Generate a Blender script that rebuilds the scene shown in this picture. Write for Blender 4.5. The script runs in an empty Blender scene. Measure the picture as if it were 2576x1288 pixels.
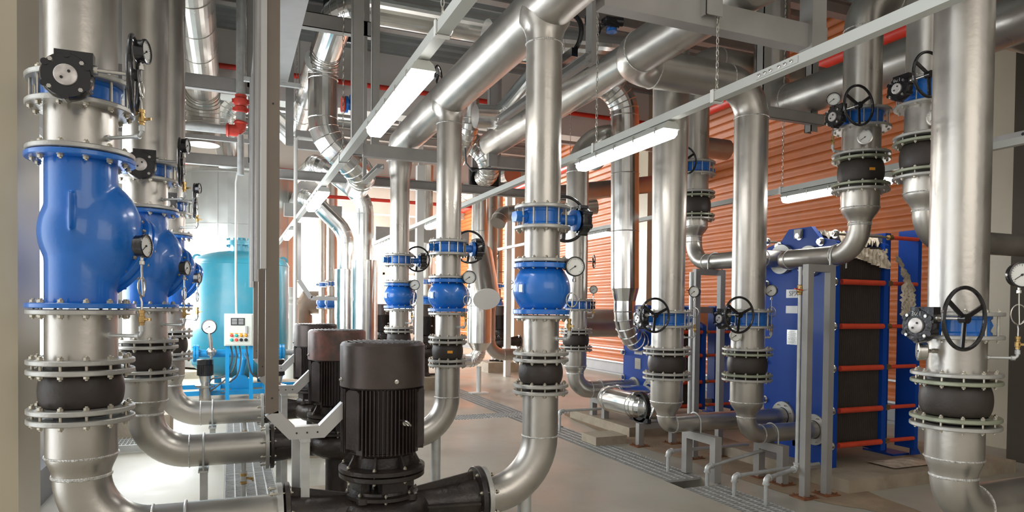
import bpy, math, random
from mathutils import Vector, Matrix, Quaternion
random.seed(7)
SC = bpy.context.scene
COL = SC.collection
PI = math.pi
V = Vector
# ------------------------------------------------------------------ camera
F = 1700.0; CX = 1288.0
TH = math.radians(22.6); PT = math.radians(1.1); RO = math.radians(0.6)
CY = 775 + F*math.tan(PT)
CAM = V((0, 0, 1.6))
f0 = V((math.sin(TH)*math.cos(PT), math.cos(TH)*math.cos(PT), -math.sin(PT)))
r0 = V((math.cos(TH), -math.sin(TH), 0))
u0 = r0.cross(f0)
RT = r0*math.cos(RO) + u0*math.sin(RO)
UP = u0*math.cos(RO) - r0*math.sin(RO)
cd = bpy.data.cameras.new('camera'); cam = bpy.data.objects.new('camera', cd); COL.objects.link(cam)
m = Matrix.Identity(4)
for i in range(3):
    m[i][0] = RT[i]; m[i][1] = UP[i]; m[i][2] = -f0[i]; m[i][3] = CAM[i]
cam.matrix_world = m
cd.sensor_width = 36; cd.lens = 36*F/2576; cd.shift_y = (CY-644)/2576
cd.clip_start = .05; cd.clip_end = 200
SC.camera = cam

def at(u, v, Y=None, X=None, Z=None):
    """photo pixel + one known plane of the room -> point in the room"""
    d = f0 + RT*((u-CX)/F) + UP*((CY-v)/F)
    if Y is not None: t = (Y-CAM.y)/d.y
    elif X is not None: t = (X-CAM.x)/d.x
    else: t = (Z-CAM.z)/d.z
    return CAM + d*t
def proj(p):
    q = V(p)-CAM
    d = q.dot(f0)
    return CX+F*q.dot(RT)/d, CY-F*q.dot(UP)/d
def zv(x, y, v):
    v0 = proj((x, y, 1.0))[1]; v1 = proj((x, y, 2.0))[1]
    z = 1.0 + (v-v0)/(v1-v0)
    for _ in range(4):
        a = proj((x, y, z))[1]; b = proj((x, y, z+.01))[1]
        z += (v-a)/(b-a)*.01
    return z

# ------------------------------------------------------------------ materials
def mat(name, col, rough=.5, metal=0., noise=0., nscale=6., rn=0., bump=0., bscale=60., coat=0., emis=None, es=0., dirt=None, dirtscale=3., dirtamt=.5, stretch=None, spec=None):
    m = bpy.data.materials.new(name); m.use_nodes = True
    nt = m.node_tree; N = nt.nodes; L = nt.links
    b = N['Principled BSDF']
    b.inputs['Base Color'].default_value = (*col, 1)
    b.inputs['Roughness'].default_value = rough
    b.inputs['Metallic'].default_value = metal
    b.inputs['Coat Weight'].default_value = coat
    b.inputs['Coat Roughness'].default_value = .08
    if spec is not None: b.inputs['Specular IOR Level'].default_value = spec
    if emis:
        b.inputs['Emission Color'].default_value = (*emis, 1); b.inputs['Emission Strength'].default_value = es
    if noise or rn or dirt or bump:
        tc = N.new('ShaderNodeTexCoord'); mp = N.new('ShaderNodeMapping')
        L.new(tc.outputs['Object'], mp.inputs['Vector'])
        if stretch: mp.inputs['Scale'].default_value = stretch
        nz = N.new('ShaderNodeTexNoise'); nz.inputs['Scale'].default_value = nscale; nz.inputs['Detail'].default_value = 5
        L.new(mp.outputs['Vector'], nz.inputs['Vector'])
    last = None
    if noise:
        r = N.new('ShaderNodeValToRGB')
        r.color_ramp.elements[0].position = .3; r.color_ramp.elements[1].position = .7
        lo = [max(0, c*(1-noise)) for c in col]; hi = [min(1, c*(1+noise)) for c in col]
        r.color_ramp.elements[0].color = (*lo, 1); r.color_ramp.elements[1].color = (*hi, 1)
        L.new(nz.outputs['Fac'], r.inputs['Fac']); last = r.outputs['Color']
        L.new(last, b.inputs['Base Color'])
    if dirt:
        n2 = N.new('ShaderNodeTexNoise'); n2.inputs['Scale'].default_value = dirtscale; n2.inputs['Detail'].default_value = 8; n2.inputs['Roughness'].default_value = .65
        L.new(mp.outputs['Vector'], n2.inputs['Vector'])
        r2 = N.new('ShaderNodeValToRGB'); r2.color_ramp.elements[0].position = .45; r2.color_ramp.elements[1].position = .72
        r2.color_ramp.elements[0].color = (0, 0, 0, 1); r2.color_ramp.elements[1].color = (dirtamt,)*3+(1,)
        L.new(n2.outputs['Fac'], r2.inputs['Fac'])
        mx = N.new('ShaderNodeMix'); mx.data_type = 'RGBA'
        L.new(r2.outputs['Color'], mx.inputs[0])
        if last: L.new(last, mx.inputs[6])
        else: mx.inputs[6].default_value = (*col, 1)
        mx.inputs[7].default_value = (*dirt, 1)
        L.new(mx.outputs[2], b.inputs['Base Color'])
    if rn:
        mr = N.new('ShaderNodeMapRange'); mr.inputs[3].default_value = max(.02, rough-rn); mr.inputs[4].default_value = rough+rn
        mr.inputs[1].default_value = .3; mr.inputs[2].default_value = .7
        L.new(nz.outputs['Fac'], mr.inputs[0]); L.new(mr.outputs[0], b.inputs['Roughness'])
    if bump:
        n3 = N.new('ShaderNodeTexNoise'); n3.inputs['Scale'].default_value = bscale; n3.inputs['Detail'].default_value = 3
        L.new(mp.outputs['Vector'], n3.inputs['Vector'])
        bp = N.new('ShaderNodeBump'); bp.inputs['Strength'].default_value = bump; bp.inputs['Distance'].default_value = .01
        L.new(n3.outputs['Fac'], bp.inputs['Height']); L.new(bp.outputs['Normal'], b.inputs['Normal'])
    return m
M = {}
M['silver'] = mat('silver paint', (.51, .482, .44), .33, .86, .10, 4, .07, .10, 25)
M['silverdark'] = mat('dull silver paint', (.44, .42, .40), .40, .80, .14, 4, .08, .12, 25)
M['clad'] = mat('aluminium cladding', (.84, .84, .82), .21, 1., .04, 5, .06, .10, 4)
M['cladbright'] = mat('bright cladding', (.93, .92, .88), .22, 1., .03, 5, .05, .06, 4)
M['weld'] = mat('weld bead', (.72, .71, .68), .38, .9, .25, 60, 0, .9, 160)
M['flange'] = mat('grey flange', (.47, .46, .43), .42, .55, .10, 8, .08, .15, 60)
M['olive'] = mat('olive zinc flange', (.33, .35, .26), .42, .45, .14, 8, .05, .15, 60)
M['bolt'] = mat('zinc bolts', (.50, .46, .38), .34, .85, .15, 30)
M['blue'] = mat('blue epoxy', (.014, .165, .60), .30, .0, .06, 8, .05, .10, 40, coat=.5)
M['hxblue'] = mat('heat exchanger blue', (.004, .055, .34), .45, 0, .08, 3, .05, .04, 30, coat=.08, spec=.3)
M['rubber'] = mat('black rubber', (.036, .027, .022), .50, 0, .2, 10, .08, .15, 50)
M['black'] = mat('black gloss enamel', (.010, .009, .011), .22, 0, 0, 6, 0, .25, 40, coat=.5)
M['pump'] = mat('black cast pump', (.026, .021, .020), .36, .1, .2, 12, .1, .3, 45, dirt=(.16, .11, .07), dirtscale=4, dirtamt=.28)
M['motor'] = mat('brown black motor', (.034, .024, .022), .40, .1, .15, 12, .06, .15, 60, dirt=(.13, .09, .065), dirtscale=3, dirtamt=.25)
M['cowl'] = mat('motor cowl', (.062, .047, .042), .32, .35, .10, 4, .06, .06, 30, dirt=(.20, .15, .12), dirtscale=3, dirtamt=.25)
M['cowlred'] = mat('worn reddish cowl', (.10, .075, .068), .34, .35, .1, 4, .06, .06, 30, dirt=(.42, .16, .12), dirtscale=4, dirtamt=.7)
M['brass'] = mat('brass', (.50, .33, .13), .33, .9, .15, 20)
M['steel'] = mat('bright steel', (.62, .60, .56), .26, 1., .08, 20)
M['galv'] = mat('galvanised steel', (.56, .57, .56), .45, .55, .12, 12, .08, .08, 50)
M['beam'] = mat('grey beam paint', (.37, .355, .335), .50, .30, .08, 5, .05, .08, 30)
M['tray'] = mat('cable tray zinc', (.48, .47, .46), .42, .5, .08, 5, .05)
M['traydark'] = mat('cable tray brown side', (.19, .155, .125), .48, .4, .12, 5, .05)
M['red'] = mat('red pipe paint', (.62, .035, .018), .36, 0, .08, 8)
M['bolthx'] = mat('orange red tie bar sleeve', (.66, .07, .03), .40, 0, .1, 8)
M['dial'] = mat('gauge dial', (.80, .80, .76), .35)
M['ink'] = mat('dial ink', (.02, .02, .02), .5)
M['plates'] = mat('dark plate pack', (.12, .10, .085), .45, .4, .1, 8)
M['copperdial'] = mat('gearbox disc', (.62, .58, .56), .40, .5, .2, 40)
M['teal'] = mat('turquoise tank paint', (.05, .37, .50), .34, 0, .06, 2, .05, .03, 10, coat=.2, dirt=(.36, .48, .47), dirtscale=1.2, dirtamt=.35)
M['tealblue'] = mat('bright blue skid', (.01, .33, .72), .35, 0, .05, 3, coat=.2)
M['panel'] = mat('control panel enamel', (.72, .74, .66), .40)
M['white'] = mat('white paint', (.78, .77, .73), .5, 0, .03, 2)
M['wallw'] = mat('white wall', (.74, .73, .69), .75, 0, .04, 1.5, 0, .05, 30)
M['cream'] = mat('cream column paint', (.50, .445, .335), .34, 0, .06, 1.5, .06, 0, 30)
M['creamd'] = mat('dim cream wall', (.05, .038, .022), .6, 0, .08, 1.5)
M['orange'] = mat('orange corrugated sheet', (.50, .135, .028), .55, .0, .10, 2.5, .06, .03, 20, dirt=(.36, .10, .035), dirtscale=2.0, dirtamt=.5)
M['skirt'] = mat('grey skirting', (.26, .26, .27), .6, 0, .1, 3)
M['floor'] = mat('concrete floor', (.42, .395, .33), .42, 0, .10, 1.1, .13, .10, 25, dirt=(.30, .245, .18), dirtscale=1.3, dirtamt=.55)
M['plinth'] = mat('rough concrete', (.40, .335, .25), .8, 0, .14, 3, 0, .4, 30, dirt=(.20, .14, .09), dirtscale=4, dirtamt=.5)
M['tankclad'] = mat('dull tank cladding', (.50, .50, .48), .42, .75, .06, 3, .06, .08, 4)
M['dust'] = mat('dusty floor', (.34, .25, .165), .85, 0, .2, 3, 0, .5, 40, dirt=(.17, .11, .07), dirtscale=2, dirtamt=.6)
M['rust'] = mat('rusty base plate', (.22, .085, .035), .8, .1, .35, 12, 0, .4, 60)
M['grate'] = mat('galvanised grating', (.50, .50, .48), .5, .2, .1, 10)
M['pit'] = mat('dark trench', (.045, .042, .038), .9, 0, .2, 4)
M['deck'] = mat('ceiling deck', (.30, .33, .33), .42, .45, .12, 2, .06)
M['tube'] = mat('lamp diffuser', (1, 1, 1), .4, emis=(1, .985, .95), es=14)
M['lamp'] = mat('lamp housing', (.55, .56, .52), .5)
M['orangetag'] = mat('orange sticker', (.85, .36, .03), .5)
M['wrap'] = mat('creased plastic wrap', (.55, .47, .36), .35, 0, .25, 14, .1, .9, 18)
M['cable'] = mat('grey cable', (.10, .10, .105), .5)
M['b_red'] = mat('red button', (.75, .09, .05), .4, emis=(.8, .08, .04), es=.2)
M['b_grn'] = mat('green button', (.04, .5, .42), .4)
M['b_org'] = mat('orange button', (.85, .38, .02), .4)
M['valvered'] = mat('red grooved fitting', (.62, .06, .04), .4, 0, .15, 20)
g = bpy.data.materials.new('window glass'); g.use_nodes = True; nt = g.node_tree
nt.nodes.remove(nt.nodes['Principled BSDF'])
tr = nt.nodes.new('ShaderNodeBsdfTransparent'); gl = nt.nodes.new('ShaderNodeBsdfGlossy'); gl.inputs['Roughness'].default_value = .05
mx = nt.nodes.new('ShaderNodeMixShader'); mx.inputs[0].default_value = .06
nt.links.new(tr.outputs[0], mx.inputs[1]); nt.links.new(gl.outputs[0], mx.inputs[2])
nt.links.new(mx.outputs[0], nt.nodes['Material Output'].inputs[0])
M['glass'] = g

# ------------------------------------------------------------------ mesh builder
def basis(ax):
    ax = V(ax).normalized()
    h = V((0, 0, 1)) if abs(ax.z) < .9 else V((1, 0, 0))
    x = h.cross(ax).normalized(); y = ax.cross(x)
    return x, y, ax
class MB:
    def __init__(s): s.v = []; s.f = []
    def ring(s, c, x, y, r, n, ph=0.):
        b = len(s.v)
        for i in range(n):
            a = 2*PI*i/n+ph
            s.v.append(c + x*(r*math.cos(a)) + y*(r*math.sin(a)))
        return b
    def skin(s, a, b, n, flip=False):
        for i in range(n):
            j = (i+1) % n
            q = (a+i, a+j, b+j, b+i)
            s.f.append(q[::-1] if flip else q)
    def cap(s, a, n, flip=False):
        q = tuple(range(a, a+n)); s.f.append(q if flip else q[::-1])
    def lathe(s, o, ax, prof, n=32, caps=(True, True)):
        """prof: list of (radius, height along ax)"""
        o = V(o); x, y, z = basis(ax); prev = None; first = None
        for r, h in prof:
            c = s.ring(o+z*h, x, y, max(r, 1e-4), n)
            if prev is not None: s.skin(prev, c, n)
            else: first = c
            prev = c
        if caps[0]: s.cap(first, n)
        if caps[1]: s.cap(prev, n, True)
        return s
    def cyl(s, a, b, r, r2=None, n=24):
        a = V(a); b = V(b); d = (b-a).length
        return s.lathe(a, b-a, [(r, 0), (r if r2 is None else r2, d)], n)
    def annulus(s, o, ax, ri, ro, h0, h1, n=36):
        o = V(o); x, y, z = basis(ax)
        R = [s.ring(o+z*h, x, y, r, n) for r, h in ((ri, h0), (ro, h0), (ro, h1), (ri, h1))]
        for k in range(4): s.skin(R[k], R[(k+1) % 4], n)
        return s
    def tube(s, pts, r, n=16, closed=False, caps=True):
        pts = [V(p) for p in pts]; N = len(pts)
        rs = r if isinstance(r, (list, tuple)) else [r]*N
        def tan(i):
            if closed: return (pts[(i+1) % N]-pts[i-1]).normalized()
            a = pts[max(i-1, 0)]; b = pts[min(i+1, N-1)]
            return (b-a).normalized() if (b-a).length > 1e-9 else V((0, 0, 1))
        t = tan(0); x, y, z = basis(t); prev = None; first = None
        for i in range(N):
            t2 = tan(i); q = t.rotation_difference(t2); x = q @ x; x = (x-t2*x.dot(t2)).normalized(); y = t2.cross(x); t = t2
            c = s.ring(pts[i], x, y, rs[i], n)
            if prev is not None: s.skin(prev, c, n)
            else: first = c
            prev = c
        if closed: s.skin(prev, first, n)
        elif caps: s.cap(first, n); s.cap(prev, n, True)
        return s
    def torus(s, c, ax, R, r, n=40, m=8):
        c = V(c); x, y, z = basis(ax)
        pts = [c + x*(R*math.cos(2*PI*i/n)) + y*(R*math.sin(2*PI*i/n)) for i in range(n)]
        return s.tube(pts, r, m, closed=True)
    def box(s, c, d, ax=None):
        """c centre, d full sizes; ax: 3 axis vectors"""
        c = V(c); X, Y, Z = ax if ax else (V((1, 0, 0)), V((0, 1, 0)), V((0, 0, 1)))
        b = len(s.v)
        for k in (-.5, .5):
            for j in (-.5, .5):
                for i in (-.5, .5):
                    s.v.append(c + X*(i*d[0]) + Y*(j*d[1]) + Z*(k*d[2]))
        for q in ((0, 2, 3, 1), (4, 5, 7, 6), (0, 1, 5, 4), (2, 6, 7, 3), (0, 4, 6, 2), (1, 3, 7, 5)):
            s.f.append(tuple(b+i for i in q))
        return s
    def bar(s, a, b, w, h, up=(0, 0, 1)):
        """rectangular bar from a to b, w sideways, h along up"""
        a = V(a); b = V(b); z = (b-a).normalized(); u = V(up)
        if abs(z.dot(u)) > .95: u = V((0, 1, 0))
        x = u.cross(z).normalized(); y = z.cross(x)
        return s.box((a+b)/2, (w, h, (b-a).length), (x, y, z))
    def prism(s, poly, o, X, Y, Z, h):
        """polygon [(x,y)] in plane X,Y at o, extruded h along Z"""
        o = V(o); X = V(X); Y = V(Y); Z = V(Z); n = len(poly); b = len(s.v)
        for k in (0, h):
            for x, y in poly: s.v.append(o+X*x+Y*y+Z*k)
        s.f.append(tuple(range(b+n-1, b-1, -1))); s.f.append(tuple(range(b+n, b+2*n)))
        for i in range(n):
            j = (i+1) % n; s.f.append((b+i, b+j, b+n+j, b+n+i))
        return s
    def sphere(s, c, r, n=20, m=12, sc=(1, 1, 1)):
        c = V(c); prev = None
        for k in range(m+1):
            a = PI*k/m; rr = max(math.sin(a), 1e-3)*r; h = -math.cos(a)*r
            b = len(s.v)
            for i in range(n):
                t = 2*PI*i/n
                s.v.append(c+V((rr*math.cos(t)*sc[0], rr*math.sin(t)*sc[1], h*sc[2])))
            if prev is not None: s.skin(prev, b, n)
            prev = b
        return s
    def mesh(s, name, off=V((0, 0, 0)), ang=35):
        me = bpy.data.meshes.new(name)
        me.from_pydata([tuple(p-off) for p in s.v], [], s.f)
        me.validate(); me.shade_smooth(); me.set_sharp_from_angle(angle=math.radians(ang))
        return me
def tag(o, label=None, cat=None, group=None, kind=None):
    if label:
        if not 4 <= len(label.split()) <= 16: print('BADLABEL', label)
        o['label'] = label
    if cat: o['category'] = cat
    if group: o['group'] = group
    if kind: o['kind'] = kind
    return o
def thing(name, label, cat, loc=(0, 0, 0), group=None):
    o = bpy.data.objects.new(name, None); COL.objects.link(o); o.location = loc; o.empty_display_size = .05
    return tag(o, label, cat, group)
def wloc(o):
    p = V((0, 0, 0))
    while o is not None: p += V(o.location); o = o.parent
    return p
def part(mb, name, m, parent=None, ang=35, label=None, kind=None):
    off = wloc(parent) if parent else V((0, 0, 0))
    me = mb.mesh(name, off, ang); me.materials.append(M[m])
    o = bpy.data.objects.new(name, me); COL.objects.link(o)
    if parent: o.parent = parent
    if label: o['label'] = label
    if kind: o['kind'] = kind
    return o
def single(mb, name, m, label, cat, group=None, ang=35, kind=None):
    """a thing that is one mesh; origin moved to its own centre bottom"""
    xs = [p.x for p in mb.v]; ys = [p.y for p in mb.v]; zs = [p.z for p in mb.v]
    off = V(((min(xs)+max(xs))/2, (min(ys)+max(ys))/2, min(zs)))
    me = mb.mesh(name, off, ang); me.materials.append(M[m])
    o = bpy.data.objects.new(name, me); COL.objects.link(o); o.location = off
    return tag(o, label, cat, group, kind)
def struct(mb, name, m, ang=35):
    me = mb.mesh(name, V((0, 0, 0)), ang); me.materials.append(M[m])
    o = bpy.data.objects.new(name, me); COL.objects.link(o); o['kind'] = 'structure'
    return o
def copy_tree(o, parent=None, kids=None):
    if kids is None:
        kids = {}
        for q in bpy.data.objects:
            if q.parent: kids.setdefault(q.parent.name, []).append(q)
    c = o.copy(); COL.objects.link(c); c.parent = parent
    for ch in kids.get(o.name, []): copy_tree(ch, c, kids)
    return c
_bolt = {}
def bolt_mesh(L, s):
    k = (round(L, 3), round(s, 4))
    if k not in _bolt:
        mb = MB(); mb.cyl((0, 0, -L/2-s*1.25), (0, 0, L/2+s*1.25), s*.42, n=8)
        for sg in (-1, 1):
            mb.lathe((0, 0, sg*L/2), (0, 0, sg), [(s*.8, 0), (s*.8, s*.75), (s*.65, s*.9)], 6)
            mb.lathe((0, 0, sg*L/2), (0, 0, sg), [(s*1.0, 0), (s*1.0, s*.12)], 12)
        me = mb.mesh('bolt'); me.materials.append(M['bolt']); _bolt[k] = me
    return _bolt[k]
def bolts(parent, c, ax, R, L, s, n=12, ph=.0):
    x, y, z = basis(ax); q = V((0, 0, 1)).rotation_difference(z)
    me = bolt_mesh(L, s); off = wloc(parent)
    for i in range(n):
        a = 2*PI*(i+.5)/n+ph
        o = bpy.data.objects.new('bolt', me); COL.objects.link(o); o.parent = parent
        o.location = V(c)+x*(R*math.cos(a))+y*(R*math.sin(a))-off
        o.rotation_mode = 'QUATERNION'; o.rotation_quaternion = q
# ------------------------------------------------------------------ swept pipes
def fillet(P, R, seg=10):
    """P: [(x,y,z,r)] -> pts, radii, bend info; R bend radius"""
    pts = []; rad = []; bends = []
    for i, p in enumerate(P):
        c = V(p[:3]); r = p[3]
        if i == 0 or i == len(P)-1: pts.append(c); rad.append(r); continue
        a = (V(P[i-1][:3])-c); b = (V(P[i+1][:3])-c)
        an = a.normalized().angle(b.normalized())
        th = PI-an
        Rb = p[4] if len(p) > 4 else R
        if th < .05: pts.append(c); rad.append(r); continue
        t = Rb*math.tan(th/2); t = min(t, a.length*.98, b.length*.98); Rb = t/math.tan(th/2)
        A = c+a.normalized()*t; B = c+b.normalized()*t
        bis = (a.normalized()+b.normalized()).normalized(); C = c+bis*(Rb/math.cos(th/2))
        n = max(3, int(seg*th/(PI/2)+.5)); va = A-C; ax = va.cross(B-C).normalized()
        i0 = len(pts)
        for k in range(n+1):
            pts.append(C+Quaternion(ax, th*k/n) @ va); rad.append(r)
        bends.append((i0, i0+n))
    return pts, rad, bends
def pipe(name, label, P, R=.3, m='silver', flange=(None, None), fr=.22, tf=.026, welds=True, cat='pipe', group=None, n=32, gores=False, extra_welds=(), rings=0, caps=True, fm='flange', seg=None, root=None):
    """a pipe along the points P [(x,y,z,r)], bends of radius R; welds where it bends; flanges at the ends"""
    pts, rad, bends = fillet(P, R, seg or (7 if gores else 12))
    rt = root or thing(name, label, cat, P[0][:3], group)
    mb = MB(); mb.tube(pts, rad, n)
    if gores:
        for a, b in bends:
            for k in range(a, b+1):
                t = (pts[min(k+1, len(pts)-1)]-pts[k-1]).normalized()
                mb.torus(pts[k], t, rad[k]+.001, .0075, 36, 5)
        for k in range(len(pts)-1):
            d = (pts[k+1]-pts[k]).length
            if d > .9:
                q = int(d/1.0)
                for j in range(1, q+1):
                    mb.torus(pts[k].lerp(pts[k+1], j/(q+1)), pts[k+1]-pts[k], rad[k]+.001, .006, 36, 5)
    part(mb, 'cladding' if gores else 'pipe_barrel', m, rt, ang=8 if gores else 40)
    if welds and not gores:
        for a, b in bends:
            for k in (a, b):
                if 0 < k < len(pts)-1:
                    t = (pts[k+1]-pts[k]) if k == b else (pts[k]-pts[k-1])
                    w = MB(); w.torus(pts[k], t, rad[k]+.001, .0055, 48, 6); part(w, 'weld_bead', 'weld', rt)
    for (c, ax, r) in extra_welds:
        w = MB(); w.torus(c, ax, r+.001, .0055, 48, 6); part(w, 'weld_bead', 'weld', rt)
    for e, fl in enumerate(flange):
        if fl:
            c = V(P[0][:3]) if e == 0 else V(P[-1][:3]); q = V(P[1][:3]) if e == 0 else V(P[-2][:3])
            z = (q-c).normalized(); r = P[0][3] if e == 0 else P[-1][3]
            w = MB(); w.annulus(c, z, r*.92, fl if fl > .01 and fl is not True else fr, 0, tf, 40); part(w, 'flange', fm, rt)
    return rt
def flange_ring(rt, x, y, zc, r, fr, tf, m):
    w = MB(); w.lathe((x, y, zc-tf/2), (0, 0, 1), [(r*.9, 0), (fr-.004, 0), (fr, .004), (fr, tf-.004), (fr-.004, tf), (r*.9, tf)], 48, (False, False)); part(w, 'flange', m, rt)

def butterfly(x, y, zt, zb, r, fr, tf, where, g=(1, 0), wheel=.145, gd=.12, s=.016, bright=False, num=None, blen=.25, n=12):
    """wafer valve between two flanges; zt,zb flange centres; g direction to the gearbox"""
    zc = (zt+zb)/2; G = V((g[0], g[1], 0)).normalized(); S = V((-G.y, G.x, 0)); K = V((0, 0, 1))
    rt = thing('butterfly_valve', 'blue butterfly valve with black handwheel on '+where, 'valve', (x, y, zb))
    h = (zt-zb)-tf; z0 = zb+tf/2
    w = MB(); w.lathe((x, y, z0), K, [(r*1.14, 0), (r*1.14, h*.12), (r*1.08, h*.2), (r*1.08, h*.8), (r*1.14, h*.88), (r*1.14, h)], 40)
    q = G*-1; w.prism([(-.03, -.03), (.03, -.03), (.045, .0), (.03, .03), (-.03, .03), (-.045, 0)], V((x, y, zc))+q*(r*1.05), S, K, q, fr-r*.9)
    rr = r*1.05; w.cyl(V((x, y, zc))+G*rr, V((x, y, zc))+G*(fr+gd*.56), .032, n=16)
    w.lathe(V((x, y, zc))+G*(fr+gd*.10), G, [(.030, 0), (.036, .02), (.066, .024), (.066, .050), (.05, .052)], 24)
    part(w, 'wafer_body', 'blue', rt)
    bolts(rt, (x, y, zc), K, (fr+r*1.14)/2+.002, zt-zb+tf, s, n)
    c = V((x, y, zc))+G*(fr+gd*(.55 if g[0] > .5 and r < .12 else .32))
    w = MB(); R1 = .082*gd/.12
    poly = []
    for i in range(28):
        a = 2*PI*i/28; rx = R1*math.cos(a); ry = R1*math.sin(a)
        if ry > R1*.2 : ry = max(ry, 0); rx = rx if abs(rx) > R1*.7 else rx
        poly.append((rx, ry))
    w.lathe(c, G, [(R1*.9, 0), (R1, .008), (R1, .05), (R1*.93, .062)], 30)
    w.box(c+G*.03+K*(R1*.62)+S*(R1*.28), (.056, R1*1.45, R1*.95), (G, S, K))
    for i in range(6):
        a = 2*PI*i/6+.5; w.cyl(c+G*.0+S*(R1*.9*math.cos(a))+K*(R1*.9*math.sin(a)), c+G*.066+S*(R1*.9*math.cos(a))+K*(R1*.9*math.sin(a)), .015, n=12)
    gb = part(w, 'gearbox', 'black', rt)
    w = MB(); w.lathe(c+G*.060, G, [(R1*.45, 0), (R1*.45, .012), (R1*.40, .015)], 28); part(w, 'indicator_disc', 'copperdial', gb, label='pale round position indicator on the gearbox')
    for i in range(2):
        a = PI*i+.8; w = MB(); w.cyl(c+G*.072+S*(R1*.2*math.cos(a))+K*(R1*.2*math.sin(a)), c+G*.079+S*(R1*.2*math.cos(a))+K*(R1*.2*math.sin(a)), .006, n=8); part(w, 'disc_screw', 'ink', gb)
    for i in range(4):
        a = 2*PI*i/4+.75; w = MB(); w.cyl(c+G*.062+S*(R1*.82*math.cos(a))+K*(R1*.82*math.sin(a)), c+G*.072+S*(R1*.82*math.cos(a))+K*(R1*.82*math.sin(a)), .0095, n=6); part(w, 'cover_screw', 'steel', gb)
    if num: text(num, c+G*.0645+K*(R1*.70), G, K, .035, 'gear_ratio_marking', 'flange', gb)
    zc2 = c+G*.03+K*(R1*.45)
    e = zc2+S*blen
    w = MB(); w.cyl(zc2, e, .0085, n=12); w.cyl(zc2, zc2+S*(R1*1.15), .02, n=16); part(w, 'shaft', 'steel', rt)
    w = MB(); w.torus(e, S, wheel, .0105, 48, 10); w.cyl(e-S*.02, e+S*.018, .026, n=20)
    for i in range(3):
        a = 2*PI*i/3+.35+.5*(zc % 1); d = G*math.cos(a)+K*math.sin(a)
        T = S.cross(d); w.bar(e+d*.015, e+d*(wheel-.002), .024, .009, S)
    part(w, 'handwheel', 'black', rt)
    return rt
def blend(o, vox=.008, it=12):
    a = o.modifiers.new('remesh', 'REMESH'); a.mode = 'VOXEL'; a.voxel_size = vox; a.use_smooth_shade = True
    b = o.modifiers.new('smooth', 'SMOOTH'); b.factor = .6; b.iterations = it
    return o
def check_l(x, y, zt, zb, r, fr, tf, where, s=.016):
    """big swing check valve: straight barrel, swollen belly, bonnet pointing away to the right"""
    K = V((0, 0, 1)); rt = thing('check_valve', 'blue swing check valve with side bonnet on '+where, 'valve', (x, y, zb))
    H = zt-zb; w = MB(); w.lathe((x, y, zb), K, [(r*1.0, 0), (r*1.0, H)], 48)
    c = V((x, y, zb+H*.50)); w.sphere(c+V((.058, .03, -.02)), r*1.34, 48, 36, (1.0, .95, 1.42)); w.sphere(c+V((-.008, .0, 0)), r*1.13, 48, 32, (1.0, 1, 1.30))
    D = V((.68, .58, -.45)).normalized(); w.lathe(c, D, [(r*.9, 0), (r*1.1, r*.45), (r*1.15, r*.9), (r*1.15, r*1.25)], 40)
    X, Y, Z = basis(V((0, -1, 0)))
    w.box(c+V((-.01, -r*1.24, H*.12)), (.012, .05, H*.26))
    blend(part(w, 'valve_body', 'blue', rt, ang=50), .008, 14)
    w = MB(); w.lathe(c+D*(r*1.15), D, [(r*.9, 0), (r*1.44, 0), (r*1.48, .004), (r*1.48, .022), (r*1.42, .026), (r*1.42, .034), (r*1.48, .038), (r*1.48, .056), (r*1.2, .06), (r*.9, .10), (.01, .12)], 48)
    bn = part(w, 'bonnet', 'blue', rt)
    bolts(bn, c+D*(r*1.15+.03), D, r*1.33, .06, s*.7, 16)
    for z, sg in ((zt, 1), (zb, -1)):
        flange_ring(rt, x, y, z, r*.9, fr*1.02, tf, 'blue')
        bolts(rt, (x, y, z+sg*(tf/2+.003)), K, (fr+r)/2+.004, tf*2+.006, s, 12)
    return rt
def check_c(x, y, zt, zb, r, fr, tf, where, rb=.172, s=.014, n=12):
    K = V((0, 0, 1)); rt = thing('check_valve', 'round bellied blue check valve on '+where, 'valve', (x, y, zb))
    H = zt-zb; w = MB(); pr = []
    for i in range(25):
        t = i/24; b = math.sin(PI*t)**.72 if 0 < t < 1 else 0
        pr.append((max(r*.98, r*.9+(rb-r*.9)*b), H*t))
    w.lathe((x, y, zb), K, pr, 44)
    D = V((.75, .66, 0)); c = V((x, y, zb+H*.5)); w.lathe(c, D, [(r*.6, 0), (r*.62, rb*.95)], 28)
    G = V((-.92, -.38, 0)).normalized(); S = V((G.y, -G.x, 0)); w.box(c+G*(rb*.99), (.012, .05, .055), (G, S, K))
    part(w, 'valve_body', 'blue', rt, ang=50)
    w = MB(); w.box(c+G*(rb*1.0+.004), (.008, .03, .045), (G, S, K)); part(w, 'rating_plate', 'steel', rt)
    w = MB(); w.lathe(c+D*(rb*.93), D, [(r*.3, 0), (r*.95, 0), (r*.95, .04), (r*.6, .045), (.01, .05)], 32); part(w, 'bonnet', 'blue', rt)
    for z, sg in ((zt, 1), (zb, -1)):
        flange_ring(rt, x, y, z-sg*.004, r*.9, fr*1.03, tf+.008, 'blue')
        bolts(rt, (x, y, z+sg*(tf/2+.003)), K, (fr+r)/2+.002, tf*2+.006, s, n)
    return rt
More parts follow.
